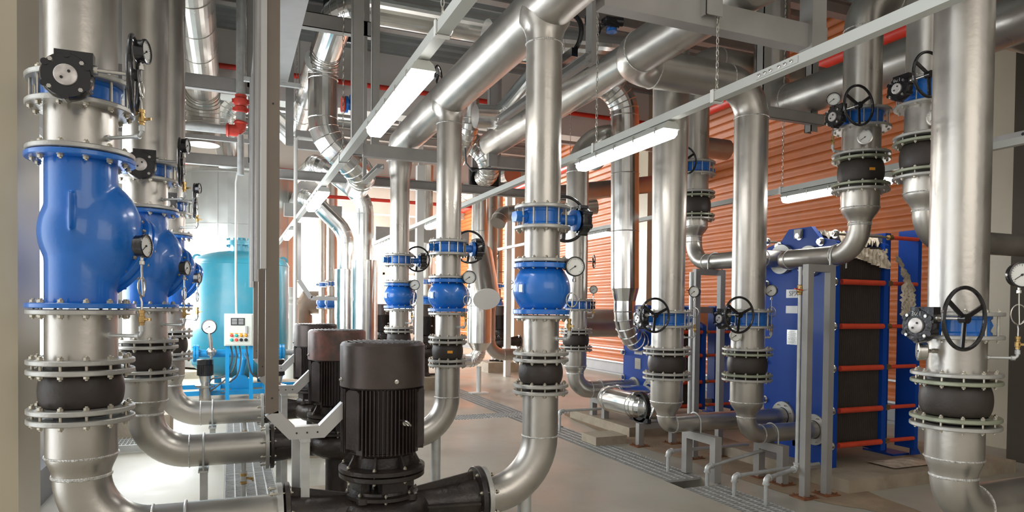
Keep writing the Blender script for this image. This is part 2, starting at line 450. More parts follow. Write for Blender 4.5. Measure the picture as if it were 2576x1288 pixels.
def bellows(x, y, zt, zb, r, fr, tf, where, jm='flange', gap=.022, s=.016, n=12, sticker=None):
    """rubber expansion joint: zt/zb are the centres of the flange pairs"""
    K = V((0, 0, 1)); rt = thing('rubber_expansion_joint', 'black rubber expansion joint in '+where, 'expansion joint', (x, y, zb))
    a = zb+gap/2+tf; b = zt-gap/2-tf; H = b-a; rm = fr*.80; w = MB(); pr = []
    for i in range(21):
        t = i/20; k = math.sin(PI*t)**.45 if 0 < t < 1 else 0
        pr.append((r*1.02+(rm-r*1.02)*k, H*t))
    w.lathe((x, y, a), K, pr, 44)
    w.annulus((x, y, a), K, r*.9, fr*.70, -.012-tf-.002, 0, 32); w.annulus((x, y, b), K, r*.9, fr*.70, 0, tf+.014, 32)
    rb = part(w, 'rubber_bellows', 'rubber', rt, ang=50)
    if sticker:
        G = V((sticker[0], sticker[1], 0)).normalized(); S = V((-G.y, G.x, 0)); w = MB(); w.box(V((x, y, a+H*.5))+G*(rm+.0), (.006, .045, .022), (G, S, K)); part(w, 'sticker', 'orangetag', rb, label='small orange sticker on the rubber')
    for z, sg in ((zt, -1), (zb, 1)):
        flange_ring(rt, x, y, z+sg*(gap/2+tf/2), r*.9, fr, tf, jm)
        bolts(rt, (x, y, z), K, (fr+r)/2+.008, gap+tf*2, s, n)
    return rt
def text(t, c, nrm, up, size, name, m, parent):
    cu = bpy.data.curves.new('t', 'FONT'); cu.body = t; cu.size = size; cu.extrude = .001; cu.align_x = 'CENTER'; cu.align_y = 'CENTER'; cu.resolution_u = 2
    o = bpy.data.objects.new('t', cu); COL.objects.link(o); bpy.context.view_layer.update()
    me = bpy.data.meshes.new_from_object(o.evaluated_get(bpy.context.evaluated_depsgraph_get())); bpy.data.objects.remove(o)
    z = V(nrm).normalized(); y = V(up); y = (y-z*y.dot(z)).normalized(); x = y.cross(z)
    off = wloc(parent); mt = Matrix((( x.x, y.x, z.x, c.x-off.x), (x.y, y.y, z.y, c.y-off.y), (x.z, y.z, z.z, c.z-off.z), (0, 0, 0, 1)))
    me.transform(mt); me.materials.clear(); me.materials.append(M[m])
    q = bpy.data.objects.new(name, me); COL.objects.link(q); q.parent = parent
    return q
def gauge_head(rt, c, face, R, rear=False):
    """round dial gauge head centred at c, looking along face"""
    Fd = V(face).normalized(); K = V((0, 0, 1)); K = (K-Fd*K.dot(Fd)).normalized(); S = K.cross(Fd)
    w = MB(); w.lathe(c-Fd*.022, Fd, [(R*.9, 0), (R*.97, .004), (R*.97, .036), (R*1.06, .038), (R*1.06, .046), (R*.93, .048), (R*.93, .042)], 36, (True, False))
    cs = part(w, 'gauge_case', 'steel' if rear else 'black', rt)
    w = MB(); w.cyl(c+Fd*.014, c+Fd*.0185, R*.95, n=36); d = part(w, 'dial', 'dial', cs, label='white dial with black scale marks')
    w = MB()
    for i in range(21):
        a = math.radians(-45+270*i/20); dr = S*math.cos(a)+K*math.sin(a); ln = .16 if i % 5 == 0 else .09
        w.bar(c+Fd*.019+dr*(R*(.86-ln)), c+Fd*.019+dr*(R*.86), .0012 if R < .05 else .0016, .001, Fd)
    a = math.radians(215); dr = S*math.cos(a)+K*math.sin(a)
    w.bar(c+Fd*.021-dr*(R*.15), c+Fd*.021+dr*(R*.72), .0035, .001, Fd); w.cyl(c+Fd*.019, c+Fd*.024, R*.09, n=12)
    part(w, 'needle_and_scale', 'ink', cs)
def gauge(tap, out, L, H, face, R, where, coil=.028, lean=(0, 0)):
    """tap on pipe wall, runs out by L, turns up, cock, siphon coil, dial at height H above the tap"""
    tap = V(tap); o = V((out[0], out[1], 0)).normalized(); K = V((0, 0, 1))
    rt = thing('pressure_gauge', 'coiled-siphon pressure gauge on '+where, 'gauge', tap)
    e = tap+o*L
    w = MB(); P, rr, _ = fillet([(*(tap-o*.01), .0085), (*e, .0085), (*(e+K*.05), .0085)], .022); w.tube(P, rr, 12)
    w.cyl(e-o*.03, e-o*.012, .013, n=12); w.cyl(e+K*.022, e+K*.045, .013, n=12); w.cyl(tap-o*.01, tap+o*.012, .015, n=12); part(w, 'elbow_nipple', 'galv', rt)
    w = MB(); b = e+K*.05; w.lathe(b, K, [(.011, 0), (.011, .012), (.015, .014), (.015, .04), (.011, .042), (.011, .055), (.014, .056), (.014, .07), (.009, .072)], 8)
    fd = V(face).normalized(); w.cyl(b+K*.027, b+K*.027+fd*.022+o*.01, .006, n=10); w.bar(b+K*.027+fd*.022+o*.01-o*.012, b+K*.027+fd*.022+o*.01+o*.014, .006, .012); part(w, 'brass_cock', 'brass', rt)
    c = e+K*(H)+V((lean[0], lean[1], 0)); b2 = b+K*.07; top = c-K*(R+.03)
    mid = b2.lerp(top, .5); w = MB(); pts = [b2, b2.lerp(mid, .35)]
    side = K.cross(fd).normalized()
    m0 = mid-side*coil*.0
    for i in range(21):
        a = -PI/2+2*PI*i/20
        pts.append(m0+side*(coil*math.cos(a))+K*(coil*math.sin(a)*1.25)+fd*(.014*(i/20-.5)))
    pts += [top.lerp(mid, .3), top]
    w.tube(pts, .0045, 8); part(w, 'siphon_coil', 'steel', rt)
    w = MB(); w.lathe(top-K*.004, K, [(.008, 0), (.012, .002), (.012, .018), (.007, .02), (.007, .035)], 8); part(w, 'gauge_connector', 'steel', rt)
    gauge_head(rt, c, face, R)
    return rt
def stub_gauge(tap, out, L, face, R, where):
    tap = V(tap); o = V((out[0], out[1], 0)).normalized()
    rt = thing('dial_thermometer', 'steel dial thermometer on '+where, 'gauge', tap)
    w = MB(); w.cyl(tap-o*.01, tap+o*L, .008, n=12); w.cyl(tap, tap+o*.03, .015, n=6); w.cyl(tap+o*(L*.6), tap+o*(L*.8), .012, n=6); part(w, 'stem', 'steel', rt)
    gauge_head(rt, tap+o*(L+.02), face, R, True); return rt

def riser(u, Y, r, fr, where, spec, top, bottom, tf=.026, rm='silver', R=.3, g=(1, 0), jm='flange', wheel=.145, sticker=None, s=.015, n=12, gd=.12, blen=.25, vref=775, num=None, X=None, pm='silver', rb=None, big=False):
    """spec [(kind, v_top, v_bot)] down the pipe; top: extra path points above; bottom: (reducer vs, path fn)"""
    x = at(u, vref, Y=Y).x if X is None else X; y = Y; Z = lambda v: zv(x, y, v)
    st = []
    for k, a, b in spec: st.append((k, Z(a), Z(b)))
    gap = .022 if r > .12 else .018
    def uf(k, zt): return zt if k == 'bf' else (zt+tf+.006 if k == 'cv' else zt+gap/2+tf/2)
    def lf(k, zb): return zb if k == 'bf' else (zb-tf-.006 if k == 'cv' else zb-gap/2-tf/2)
    z = uf(st[0][0], st[0][1])
    P = [(x, y, z-tf/2, r)] + top(x, y)
    rt = pipe('riser_pipe', 'long silver painted upper pipe of '+where, P, R, rm, extra_welds=(((x, y, z+tf/2+.004), (0, 0, 1), r),))
    flange_ring(rt, x, y, z, r, fr, tf, 'flange')
    for i, (k, zt, zb) in enumerate(st):
        if k == 'bf': butterfly(x, y, zt, zb, r, fr, tf, where, g, wheel, gd, s, blen=blen, n=n, num=num)
        elif k == 'cv':
            if big: check_l(x, y, zt, zb, r, fr, tf, where, s)
            else: check_c(x, y, zt, zb, r, fr, tf, where, rb or r*1.55, s, n)
        else: bellows(x, y, zt, zb, r, fr, tf, where, jm, gap, s, n, sticker)
        if i < len(st)-1:
            a = lf(k, zb); b = uf(st[i+1][0], st[i+1][1])
            if a-b > tf*1.2:
                w = ['upper', 'lower', 'lowest'][i]
                sp = thing('flanged_spool', w+' short flanged spool on '+where, 'pipe', (x, y, b))
                q = MB(); q.lathe((x, y, b-tf/2), (0, 0, 1), [(r, 0), (r, a-b+tf)], 36); part(q, 'pipe_barrel', pm, sp)
                flange_ring(sp, x, y, a, r, fr, tf, 'flange'); flange_ring(sp, x, y, b, r, fr, tf, 'flange')
    k, zt, zb = st[-1]; a = lf(k, zb)
    P, ew = bottom(x, y, a+tf/2)
    rt = pipe('elbow_pipe', 'silver bottom bend pipe of '+where, P, R, rm, extra_welds=ew)
    flange_ring(rt, x, y, a, r, fr, tf, 'flange')
    return x, rt
# ================================================================== the hall
WX0, WX1, YB, ZC = -1.5, 8.8, 28.0, 6.3
trenches = [(3.75, 4.17, .8, 9.15), (3.75, 4.17, 9.55, 21.0), (1.5, 7.6, 9.15, 9.55), (-.05, .38, 3.2, 14.0)]
def inside(x, y):
    return any(a < x < b and c < y < d for a, b, c, d in trenches)
xs = sorted({WX0-1.2, 9.4} | {t[i] for t in trenches for i in (0, 1)}); ys = sorted({-3.0, YB} | {t[i] for t in trenches for i in (2, 3)})
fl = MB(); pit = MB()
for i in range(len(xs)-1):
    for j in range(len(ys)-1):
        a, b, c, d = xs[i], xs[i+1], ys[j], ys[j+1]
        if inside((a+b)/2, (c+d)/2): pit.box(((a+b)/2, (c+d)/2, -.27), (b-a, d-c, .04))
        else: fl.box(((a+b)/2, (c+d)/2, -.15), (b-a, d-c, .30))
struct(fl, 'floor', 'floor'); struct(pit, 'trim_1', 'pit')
# gratings over the trench, one liftable panel per metre
def grating(x0, x1, y0, y1, along, label, grp):
    w = MB(); z = -.012; t = .022
    w.box(((x0+x1)/2, y0+.004, z), (x1-x0, .008, t)); w.box(((x0+x1)/2, y1-.004, z), (x1-x0, .008, t))
    w.box((x0+.004, (y0+y1)/2, z), (.008, y1-y0, t)); w.box((x1-.004, (y0+y1)/2, z), (.008, y1-y0, t))
    if along == 'y':
        n = int((y1-y0)/.045)
        for k in range(1, n): w.box(((x0+x1)/2, y0+(y1-y0)*k/n, z), (x1-x0, .008, t))
        for k in range(1, 5): w.box((x0+(x1-x0)*k/5, (y0+y1)/2, z+.004), (.011, y1-y0, t*.7))
    else:
        n = int((x1-x0)/.045)
        for k in range(1, n): w.box((x0+(x1-x0)*k/n, (y0+y1)/2, z), (.008, y1-y0, t))
        for k in range(1, 5): w.box(((x0+x1)/2, y0+(y1-y0)*k/5, z+.004), (x1-x0, .011, t*.7))
    return single(w, 'floor_grating', 'grate', label, 'grating', grp)
for k in range(8):
    y = (1.985, 2.985, 3.985, 5.26, 6.26, 7.26, 8.15, 99)[k]
    lab = 'galvanised floor grating panel in the long trench right of the aisle'
    if y < 8.6 : grating(3.752, 4.168, y+.0, min(y+.985, 9.15), 'y', lab, 'trench gratings along the aisle')
for k in range(6): grating(3.752, 4.168, 9.56+k, 10.555+k, 'y', 'galvanised floor grating panel in the long trench right of the aisle', 'trench gratings along the aisle')
for k in range(6): grating(1.55+k, 2.545+k, 9.152, 9.548, 'x', 'galvanised floor grating panel in the trench crossing the aisle', 'trench gratings across the aisle')
for k in range(10): grating(-.048, .378, 3.9+k, 4.895+k, 'y', 'pale floor grating panel in the trench left of the pumps', 'trench gratings left of the pumps')
# walls
w = MB(); n = int(YB/1.0)
prof = []; z = .30; p = .15
while z < ZC:
    prof += [(0, z), (-.035, z+.035), (-.04, z+.075), (-.03, z+.105), (0, z+.125)]; z += p
prof.append((0, ZC))
segs = [(-.0+5.3, 12.65), (12.95, 20.15), (20.45, YB)]
for (ya, yb) in segs:
    b0 = len(w.v)
    for x, zz in prof: w.v.append(V((WX1+x, ya, zz))); w.v.append(V((WX1+x, yb, zz)))
    for i in range(len(prof)-1):
        b = b0+2*i; w.f.append((b, b+2, b+3, b+1))
struct(w, 'wall_right', 'orange', 50)
w = MB(); w.box((WX1+.10, 15, .15), (.2, 26, .30)); w.box((WX1-.03, 15, .02), (.06, 26, .04)); struct(w, 'baseboard_right', 'skirt')
w = MB(); w.box((WX1-.03, 16, .62), (.05, 22, .03)); w.box((WX1-.05, 16, .312), (.08, 22, .03)); struct(w, 'trim_2', 'galv')
w = MB()
for y in (5.12, 12.8, 20.3): w.box((WX1-.12, y, ZC/2), (.5, .42, ZC))
struct(w, 'trim_3', 'cream')
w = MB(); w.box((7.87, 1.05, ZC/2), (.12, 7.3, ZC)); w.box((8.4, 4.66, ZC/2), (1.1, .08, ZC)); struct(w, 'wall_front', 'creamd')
# left wall with window openings
w = MB(); ops = [(4.95, 11.8), (12.9, 19.6), (20.6, 27.2)]; zl, zh = 1.1, 3.1
yy = [4.2]
for a, b in ops: yy += [a, b]
yy.append(YB)
for i in range(0, len(yy)-1, 2): w.box((WX0-.1, (yy[i]+yy[i+1])/2, ZC/2), (.2, yy[i+1]-yy[i], ZC))
for a, b in ops:
    w.box((WX0-.1, (a+b)/2, zl/2), (.2, b-a, zl)); w.box((WX0-.1, (a+b)/2, (zh+ZC)/2), (.2, b-a, ZC-zh))
struct(w, 'wall_left', 'wallw')
w = MB(); w.box((WX0+.06, 14, .14), (.12, 20, .28)); struct(w, 'baseboard_left', 'skirt')
for k, (a, b) in enumerate(ops):
    f = MB()
    for q in range(5): f.box((WX0-.05, a+(b-a)*q/4, (zl+zh)/2), (.05, .05, zh-zl))
    for zz in (zl+.02, zh-.02): f.box((WX0-.05, (a+b)/2, zz), (.05, b-a, .05))
    fo = struct(f, 'window_%d' % (k+1), 'white')
    gq = MB(); gq.box((WX0-.05, (a+b)/2, (zl+zh)/2), (.008, b-a, zh-zl)); part(gq, 'pane', 'glass', fo)
# back wall
w = MB(); bo = [(-1.2, 4.3, 1.0, 4.9), (5.2, 7.2, 1.0, 4.6)]
w.box((-1.5, YB+.1, ZC/2), (.6, .2, ZC)); w.box((4.75, YB+.1, ZC/2), (.9, .2, ZC)); w.box((8.1, YB+.1, ZC/2), (1.8, .2, ZC))
for a, b, c, d in bo:
    w.box(((a+b)/2, YB+.1, c/2), (b-a, .2, c)); w.box(((a+b)/2, YB+.1, (d+ZC)/2), (b-a, .2, ZC-d))
struct(w, 'wall_back', 'wallw')
for k, (a, b, c, d) in enumerate(bo):
    f = MB()
    for q in range(4): f.box((a+(b-a)*q/3, YB+.05, (c+d)/2), (.09, .06, d-c))
    for zz in (c+.03, c+(d-c)*.55, d-.03): f.box(((a+b)/2, YB+.05, zz), (b-a, .06, .09))
    fo = struct(f, 'window_%d' % (k+4), 'white')
    gq = MB(); gq.box(((a+b)/2, YB+.05, (c+d)/2), (b-a, .008, d-c)); part(gq, 'pane', 'glass', fo)
# ceiling deck, ribs run across the hall; deep cream beams; purlins
w = MB(); y = 2.0; p = .30
while y < YB:
    for (ya, za), (yb, zb) in (((y, ZC), (y+.13, ZC)), ((y+.13, ZC), (y+.16, ZC+.07)), ((y+.16, ZC+.07), (y+.27, ZC+.07)), ((y+.27, ZC+.07), (y+.30, ZC))):
        b = len(w.v); w.v += [V((WX0-.3, ya, za)), V((9.2, ya, za)), V((9.2, yb, zb)), V((WX0-.3, yb, zb))]; w.f.append((b, b+3, b+2, b+1))
    y += p
struct(w, 'ceiling', 'deck', 20)
w = MB()
for y in (12.8, 20.3, 26.5): w.box(((WX0+9)/2, y, 5.75), (10.4, .4, 1.1))
struct(w, 'trim_4', 'wallw')
w = MB()
for y in (7.6, 9.3, 10.9, 14.6, 16.4, 18.2, 22.5, 24.5):
    w.box(((WX0+9)/2, y, 6.24), (10.4, .16, .02)); w.box(((WX0+9)/2, y, 6.05), (10.4, .16, .02)); w.box(((WX0+9)/2, y, 6.15), (10.4, .02, .2))
struct(w, 'trim_6', 'beam')
# near left cream column
w = MB(); w.box((-1.13, 4.05, ZC/2), (.40, .40, ZC)); w.box((-1.42, 4.12, ZC/2), (.5, .12, ZC))
struct(w, 'trim_7', 'cream')

# ================================================================== pumps
def make_pump():
    rt = thing('vertical_pump', 'large black vertical inline pump nearest the camera, between the foreground risers', 'pump', (0, 0, 0))
    K = V((0, 0, 1)); O = V((0, 0, 0))
    w = MB(); w.lathe((0, 0, 1.165), K, [(.226, 0), (.231, .003), (.231, .225), (.222, .238), (.216, .238), (.216, .002)], 56, (False, False)); part(w, 'fan_cowl', 'cowl', rt, ang=30)
    w = MB(); w.cyl((0, 0, 1.37), (0, 0, 1.385), .218, n=48)
    for k in range(14):
        x = -.2+.4*k/13; l = math.sqrt(max(.0, .205**2-x*x)); w.box((x, 0, 1.403), (.006, 2*l, .012))
    w.torus((0, 0, 1.40), K, .212, .007, 48, 6); part(w, 'fan_grille', 'cowl', rt)
    for i in range(4):
        a = 2*PI*i/4+.9-PI*.75; q = MB(); d = V((math.cos(a), math.sin(a), 0)); q.lathe(d*.229+K*1.205, d, [(.012, 0), (.012, .004), (.007, .005), (.007, .012)], 10); part(q, 'cowl_screw', 'steel', rt)
    w = MB(); w.lathe((0, 0, .80), K, [(.185, 0), (.197, .01), (.197, .37)], 56)
    N = 64
    for i in range(N):
        a = 2*PI*i/N; d = V((math.cos(a), math.sin(a), 0)); t = V((-d.y, d.x, 0))
        am = (math.degrees(a)+90) % 360
        if any(abs((am-c+180) % 360-180) < 13 for c in (55, 305, 145, 225)): continue
        w.box(d*.210+K*.985, (.034, .0055, .345), (d, t, K))
    for c in (55, 305, 145, 225):
        a = math.radians(c-90); d = V((math.cos(a), math.sin(a), 0)); t = V((-d.y, d.x, 0))
        w.prism([(-.048, .84), (.048, .84), (.048, 1.14), (.03, 1.155), (-.03, 1.155), (-.048, 1.14)], d*.19, t, K, d, .038)
    part(w, 'motor_body', 'motor', rt, ang=30)
    w = MB(); a = math.radians(-72); d = V((math.cos(a), math.sin(a), 0)); t = V((-d.y, d.x, 0))
    w.cyl(d*.20+K*.985, d*.24+K*.985, .016, n=12); w.torus(d*.262+K*.985, (t+K*.9).normalized(), .020, .006, 20, 8); part(w, 'lifting_eye', 'steel', rt)
    # flared foot and its ribs
    w = MB(); w.lathe((0, 0, .70), K, [(.23, 0), (.236, .003), (.236, .024), (.21, .028), (.165, .03), (.160, .085), (.187, .105), (.20, .118), (.19, .122), (.1, .122)], 52)
    for i in range(8):
        a = 2*PI*i/8+.39; d = V((math.cos(a), math.sin(a), 0)); t = V((-d.y, d.x, 0))
        w.prism([(.14, .72), (.222, .725), (.175, .81), (.14, .81)], t*-.006, d, K, t, .012)
    for i in range(4):
        a = 2*PI*i/4+.79; d = V((math.cos(a), math.sin(a), 0)); t = V((-d.y, d.x, 0)); w.box(d*.19+K*.835, (.05, .045, .045), (d, t, K)); w.cyl(d*.20+K*.79, d*.20+K*.87, .009, n=8)
    part(w, 'motor_flange', 'pump', rt, ang=30)
    w = MB(); w.lathe((0, 0, .665), K, [(.12, 0), (.225, .0), (.234, .006), (.234, .028), (.20, .033)], 52)
    for i in range(4):
        a = 2*PI*i/4+.25; d = V((math.cos(a), math.sin(a), 0)); t = V((-d.y, d.x, 0)); w.box(d*.135+K*.625, (.05, .15, .10), (d, t, K))
    w.lathe((0, 0, .555), K, [(.19, 0), (.20, .004), (.20, .022), (.17, .028), (.165, .042), (.10, .05)], 48)
    for i in range(4):
        a = 2*PI*i/4+.8; d = V((math.cos(a), math.sin(a), 0)); w.cyl(d*.185+K*.55, d*.185+K*.582, .035, n=16)
    part(w, 'lantern_bracket', 'pump', rt, ang=30)
    bolts(rt, (0, 0, .70), K, .213, .062, .012, 8)
    bolts(rt, (0, 0, .572), K, .187, .03, .010, 8, .3)
    w = MB(); w.cyl((0, 0, .58), (0, 0, .70), .035, n=16); w.cyl((0, 0, .60), (0, 0, .64), .055, n=16); part(w, 'shaft_coupling', 'steel', rt)
    # volute
    w = MB(); pts = []; rr = []
    for i in range(26):
        a = PI*.15+2*PI*i/25*1.0; R = .155+.02*i/25; pts.append(V((R*math.cos(a), R*math.sin(a), .465))); rr.append(.060+.038*i/25)
    w.tube(pts, rr, 18); w.lathe((0, 0, .36), K, [(.13, 0), (.17, .03), (.19, .10), (.185, .17), (.17, .20), (.10, .20)], 44); w.lathe((0, 0, .0), K, [(.10, 0), (.12, .03), (.09, .06), (.09, .36)], 32)
    blend(part(w, 'volute_casing', 'pump', rt, ang=50), .008, 6)
    for sg, xe, rr0 in ((-1, .52, .10), (1, .575, .085)):
        w = MB(); w.lathe((sg*.10, 0, .475), (sg, 0, 0), [(rr0, 0), (rr0*.96, .10), (rr0*1.02, .22), (.118, (xe-.13)), (.125, xe-.125), (.125, xe-.10)], 36)
        w.lathe((sg*(xe-.028), 0, .485), (sg, 0, 0), [(.09, 0), (.174, 0), (.178, .004), (.178, .026), (.12, .028)], 44)
        w.prism([(0, 0), (0, .10), (.06, .09), (xe-.14, .155), (xe-.125, .0)], (sg*.10, -.006, .485), (sg, 0, 0), (0, 0, 1), (0, 1, 0), .012)
        w.prism([(0, 0), (.0, .09), (.06, .10), (xe-.14, .155), (xe-.125, .0)], (sg*.10, .0, .480), (sg, 0, 0), (0, -1, 0), (0, 0, 1), .012)
        part(w, 'suction_nozzle' if sg < 0 else 'discharge_nozzle', 'pump', rt, ang=40)
        bolts(rt, (sg*(xe+.016), 0, .485), (1, 0, 0), .150, .085, .013, 8)
    w = MB(); w.box((0, 0, .02), (.55, .10, .03)); w.box((0, 0, .02), (.10, .50, .03)); part(w, 'foot', 'pump', rt)
    return rt
PY = [3.74, 5.69, 7.64]
PXs = [at(963, 900, Y=PY[0]).x, at(848, 900, Y=PY[1]).x, at(793, 900, Y=PY[2]).x]
pump = make_pump()
kids = {}
for q in bpy.data.objects:
    if q.parent: kids.setdefault(q.parent.name, []).append(q)
pump.location = (PXs[0], PY[0], 0)
for lab, x, y, cm in (('black vertical inline pump with reddish worn cowl, second from the camera', PXs[1], PY[1], 'cowlred'),
                  ('black vertical inline pump, third and partly hidden behind the other two', PXs[2], PY[2], None),
                  ('dark far pump seen between the two central risers', *at(1068, 850, Y=13.0)[:2], None),
                  ('dark far pump standing behind the shiny clad pipes', *at(1255, 850, Y=16.0)[:2], None),
                  ('dark far pump glimpsed left of the third central riser', *at(962, 850, Y=15.0)[:2], None)):
    c = copy_tree(pump, None, kids); c.location = (x, y, 0); c['label'] = lab
    if cm:
        for q in bpy.data.objects:
            if q.parent == c and q.name.startswith('fan_cowl'):
                q.data = q.data.copy(); q.data.materials.clear(); q.data.materials.append(M[cm])
    if y > 10: c.location = (x, y, .25)
# concrete plinths of pumps
for k in range(3):
    w = MB(); w.box((PXs[k], PY[k], .0), (.62, .62, .10)); b = single(w, 'pump_plinth', 'plinth', ['low concrete plinth under the nearest pump', 'low concrete plinth under the second pump', 'low concrete plinth under the third pump'][k], 'plinth')
for x, y, l in ((*at(1068, 850, Y=13.0)[:2], 'raised concrete plinth under the far pump between central risers'), (*at(1255, 850, Y=16.0)[:2], 'raised concrete plinth under the far pump behind clad pipes'), (*at(962, 850, Y=15.0)[:2], 'raised concrete plinth under the far pump left of the third riser')):
    w = MB(); w.box((x, y, .12), (.9, .9, .25)); single(w, 'pump_plinth', 'plinth', l, 'plinth')
pump_z = .485
# ================================================================== pipe risers
def red(x, y, z1, z2, r1, r2):
    return [(x, y, z1+(z2-z1)*t, r1+(r2-r1)*(1-math.cos(PI*t))/2) for t in (0, .2, .4, .6, .8, 1)]
def bottom_red(v1, v2, r, r2, axis, to, d, Rb=None):
    """reducer between pixel rows v1 and v2, then a bend at height axis running d=(dx,dy) for `to` metres"""
    def fn(x, y, a):
        z1, z2 = zv(x, y, v1), zv(x, y, v2); ax = axis if axis < 20 else zv(x, y, axis)
        P = [(x, y, a, r)] + red(x, y, z1, z2, r, r2)
        P += [(x, y, ax, r2)+((Rb,) if Rb else ()), (x+d[0]*to, y+d[1]*to, ax, r2)]
        return P, (((x, y, z1), (0, 0, 1), r), ((x, y, z2), (0, 0, 1), r2))
    return fn
WH = dict(L1='the nearest riser at the left edge', L2='the second left riser', L3='the third left riser by the turquoise tank',
          C1='the central foreground riser', C2='the second central riser', C3='the third central riser behind the pumps',
          RA='the riser by the floor grating', RB='the riser before the big heat exchanger', RC='the pipe drop above the big heat exchanger',
          RD='the drop half hidden behind the right foreground riser', RE='the big foreground riser at right', RF='the far riser against the orange wall',
          RG='the pipe drop between the two right risers')
r = .150; fr = .222
Ls = []
for k, (key, u, spec, v1, v2) in enumerate((
    ('L1', 206, [('bf', 212, 276), ('cv', 403, 769), ('ej', 919, 1039)], 1142, 1192),
    ('L2', 366, None, 0, 0), ('L3', 424, None, 0, 0))):
    if spec is None:
        x1, y1 = Ls[0]; x = at(u, 770, Y=PY[k]).x
        def cv_(v): return proj((x, PY[k], zv(x1, y1, v)))[1]
        spec = [('bf', cv_(212), cv_(276)), ('cv', cv_(403), cv_(769)), ('ej', cv_(919), cv_(1039))]; v1, v2 = cv_(1142), cv_(1192)
    x, rt = riser(u, PY[k], r, fr, WH[key], spec, lambda x, y: [(x, y, 6.2, .150)],
                  (lambda v1, v2, xe: lambda x, y, a: bottom_red(v1, v2, r, .122, pump_z, xe-x, (1, 0), .30)(x, y, a))(v1, v2, PXs[k]-.522-.034),
                  tf=.024, g=(0, -1), wheel=.165, gd=.145, s=.0165, big=True, rm='silver', vref=770)
    flange_x = PXs[k]-.522-.034
    w = MB(); w.annulus((flange_x, PY[k], pump_z), (1, 0, 0), .11, .178, 0, .026, 44); part(w, 'flange', 'flange', rt)
    Ls.append((x, PY[k]))
# gauges of the left row
for k, key in enumerate(('L1', 'L2', 'L3')):
    x, y = Ls[k]; x1, y1 = Ls[0]
    zt = zv(x1, y1, 352); zl_ = zv(x1, y1, 842)
    o = V((.80, -.60, 0)).normalized()
    gauge((x+r*o.x, y+r*o.y, zt), o, .19, .385, (.96, -.28, .02), .052, 'the top spool, '+WH[key].replace('the ', '', 1), lean=(0, 0))
    gauge((x+r*o.x, y+r*o.y, zl_), o, .19, .415, (.93, -.38, .02), .052, 'the lower spool of '+WH[key], coil=.036)
# central risers
Cs = []
HZ = 3.43
def ctop(x, y): return [(x, y, HZ-.24, .109), (x, y, HZ-.19, .112), (x, y, HZ-.15, .125), (x, y, HZ-.10, .155), (x, y, HZ-.02, .15)]
specC = [('bf', 524, 575), ('cv', 668, 786), ('ej', 896, 976)]
for k, (key, u) in enumerate((('C1', 1362), ('C2', 1127), ('C3', 1004))):
    y = PY[k]; spec = specC
    if k:
        x1, y1 = Cs[0]; x = at(u, 775, Y=y).x
        def cv_(v): return proj((x, y, zv(x1, y1, v)))[1]
        if k == 1: spec = [('bf', 608, 640), ('cv', 706, 781), ('ej', 854, 912)]
        else: spec = [('bf', 643, 667), ('cv', 716, 773), ('ej', 829, cv_(976))]
    xe = PXs[k]+.577+.034
    def bot(x, y, a, xe=xe):
        return [(x, y, a, .109), (x, y, pump_z, .109, .34), (xe, y, pump_z, .109)], ()
    top = ctop if k < 2 else (lambda x, y: [(x, y, zv(x, y, 462), .109)] + red(x, y, zv(x, y, 462), zv(x, y, 408), .109, .136)[1:] + [(x, y, HZ, .150, .24), (Cs[0][0], .7, HZ, .158)])
    if k == 2:
        top = lambda x, y: [(x, y, zv(x, y, 462), .109)] + red(x, y, zv(x, y, 462), zv(x, y, 408), .109, .136)[1:] + [(x, y, HZ, .150, .24), (Cs[1][0], 7.1, HZ, .156), (Cs[0][0], .7, HZ, .158)]
    x, rt = riser(u, y, .109, .170, WH[key], spec, top, bot, tf=.022, R=.3, g=(1, 0), wheel=.145, s=.0125, rb=.176, vref=775, gd=.125, sticker=(-.15, -1) if k == 1 else None,
                  jm='flange', blen=.22)
    w = MB(); w.annulus((xe, y, pump_z), (-1, 0, 0), .10, .178, 0, .026, 44); part(w, 'flange', 'flange', rt)
    if k < 2:
        w = MB(); w.torus((x, y, HZ-.235), (0, 0, 1), .110, .0055, 48, 6); part(w, 'weld_bead', 'weld', rt)
    Cs.append((x, y))
    o = V((.55, -.83, 0)).normalized(); zt = zv(x, y, {0: 850, 1: 822, 2: 812}[k])
    gauge((x+.109*o.x, y+.109*o.y, zt), o, .085, .43, (-.25, -1, .02), .056, 'the lower spool of '+WH[key], coil=.034, lean=(.03, 0))
    # prop under the bend
    xx = x-.10; w = MB(); w.cyl((xx, y, 0), (xx, y, pump_z-.015), .042, n=24); w.box((xx, y, .006), (.16, .16, .012))
    single(w, 'pipe_prop', 'galv', 'round grey prop standing under the bend of '+WH[key], 'pipe support')
# weld rings on the big header
# right risers
def top_ra(x, y): return [(x, y, 4.18, .17, .28), (3.78, 10.0, 4.18, .20)]
def top_rb(x, y): return [(x, y, 3.66, .150, .30), (3.02, y, 3.66, .165, .30), (3.02, .8, 3.66, .165)]
def top_rc(x, y): return [(x, y, 4.26, .150, .30), (7.6, y, 4.26, .150)]
HXF = 5.25
xa, _ = riser(1680, 5.32, .150, .225, WH['RA'], [('bf', 785, 821), ('ej', 882, 944)], top_ra, bottom_red(1009, 1046, .150, .085, .52, 1.42, (1, 0), .20), tf=.022, g=(-1, 0), wheel=.150, s=.0125, jm='flange', vref=778, gd=.125, X=None, sticker=None, blen=.22)
xb, _ = riser(1882, 4.915, .150, .225, WH['RB'], [('bf', 783, 822), ('ej', 884, 948)], top_rb, bottom_red(1010, 1048, .150, .085, .45, .84, (1, 0), .20), tf=.022, g=(-1, 0), wheel=.155, s=.0125, jm='olive', vref=780, gd=.125, blen=.22)
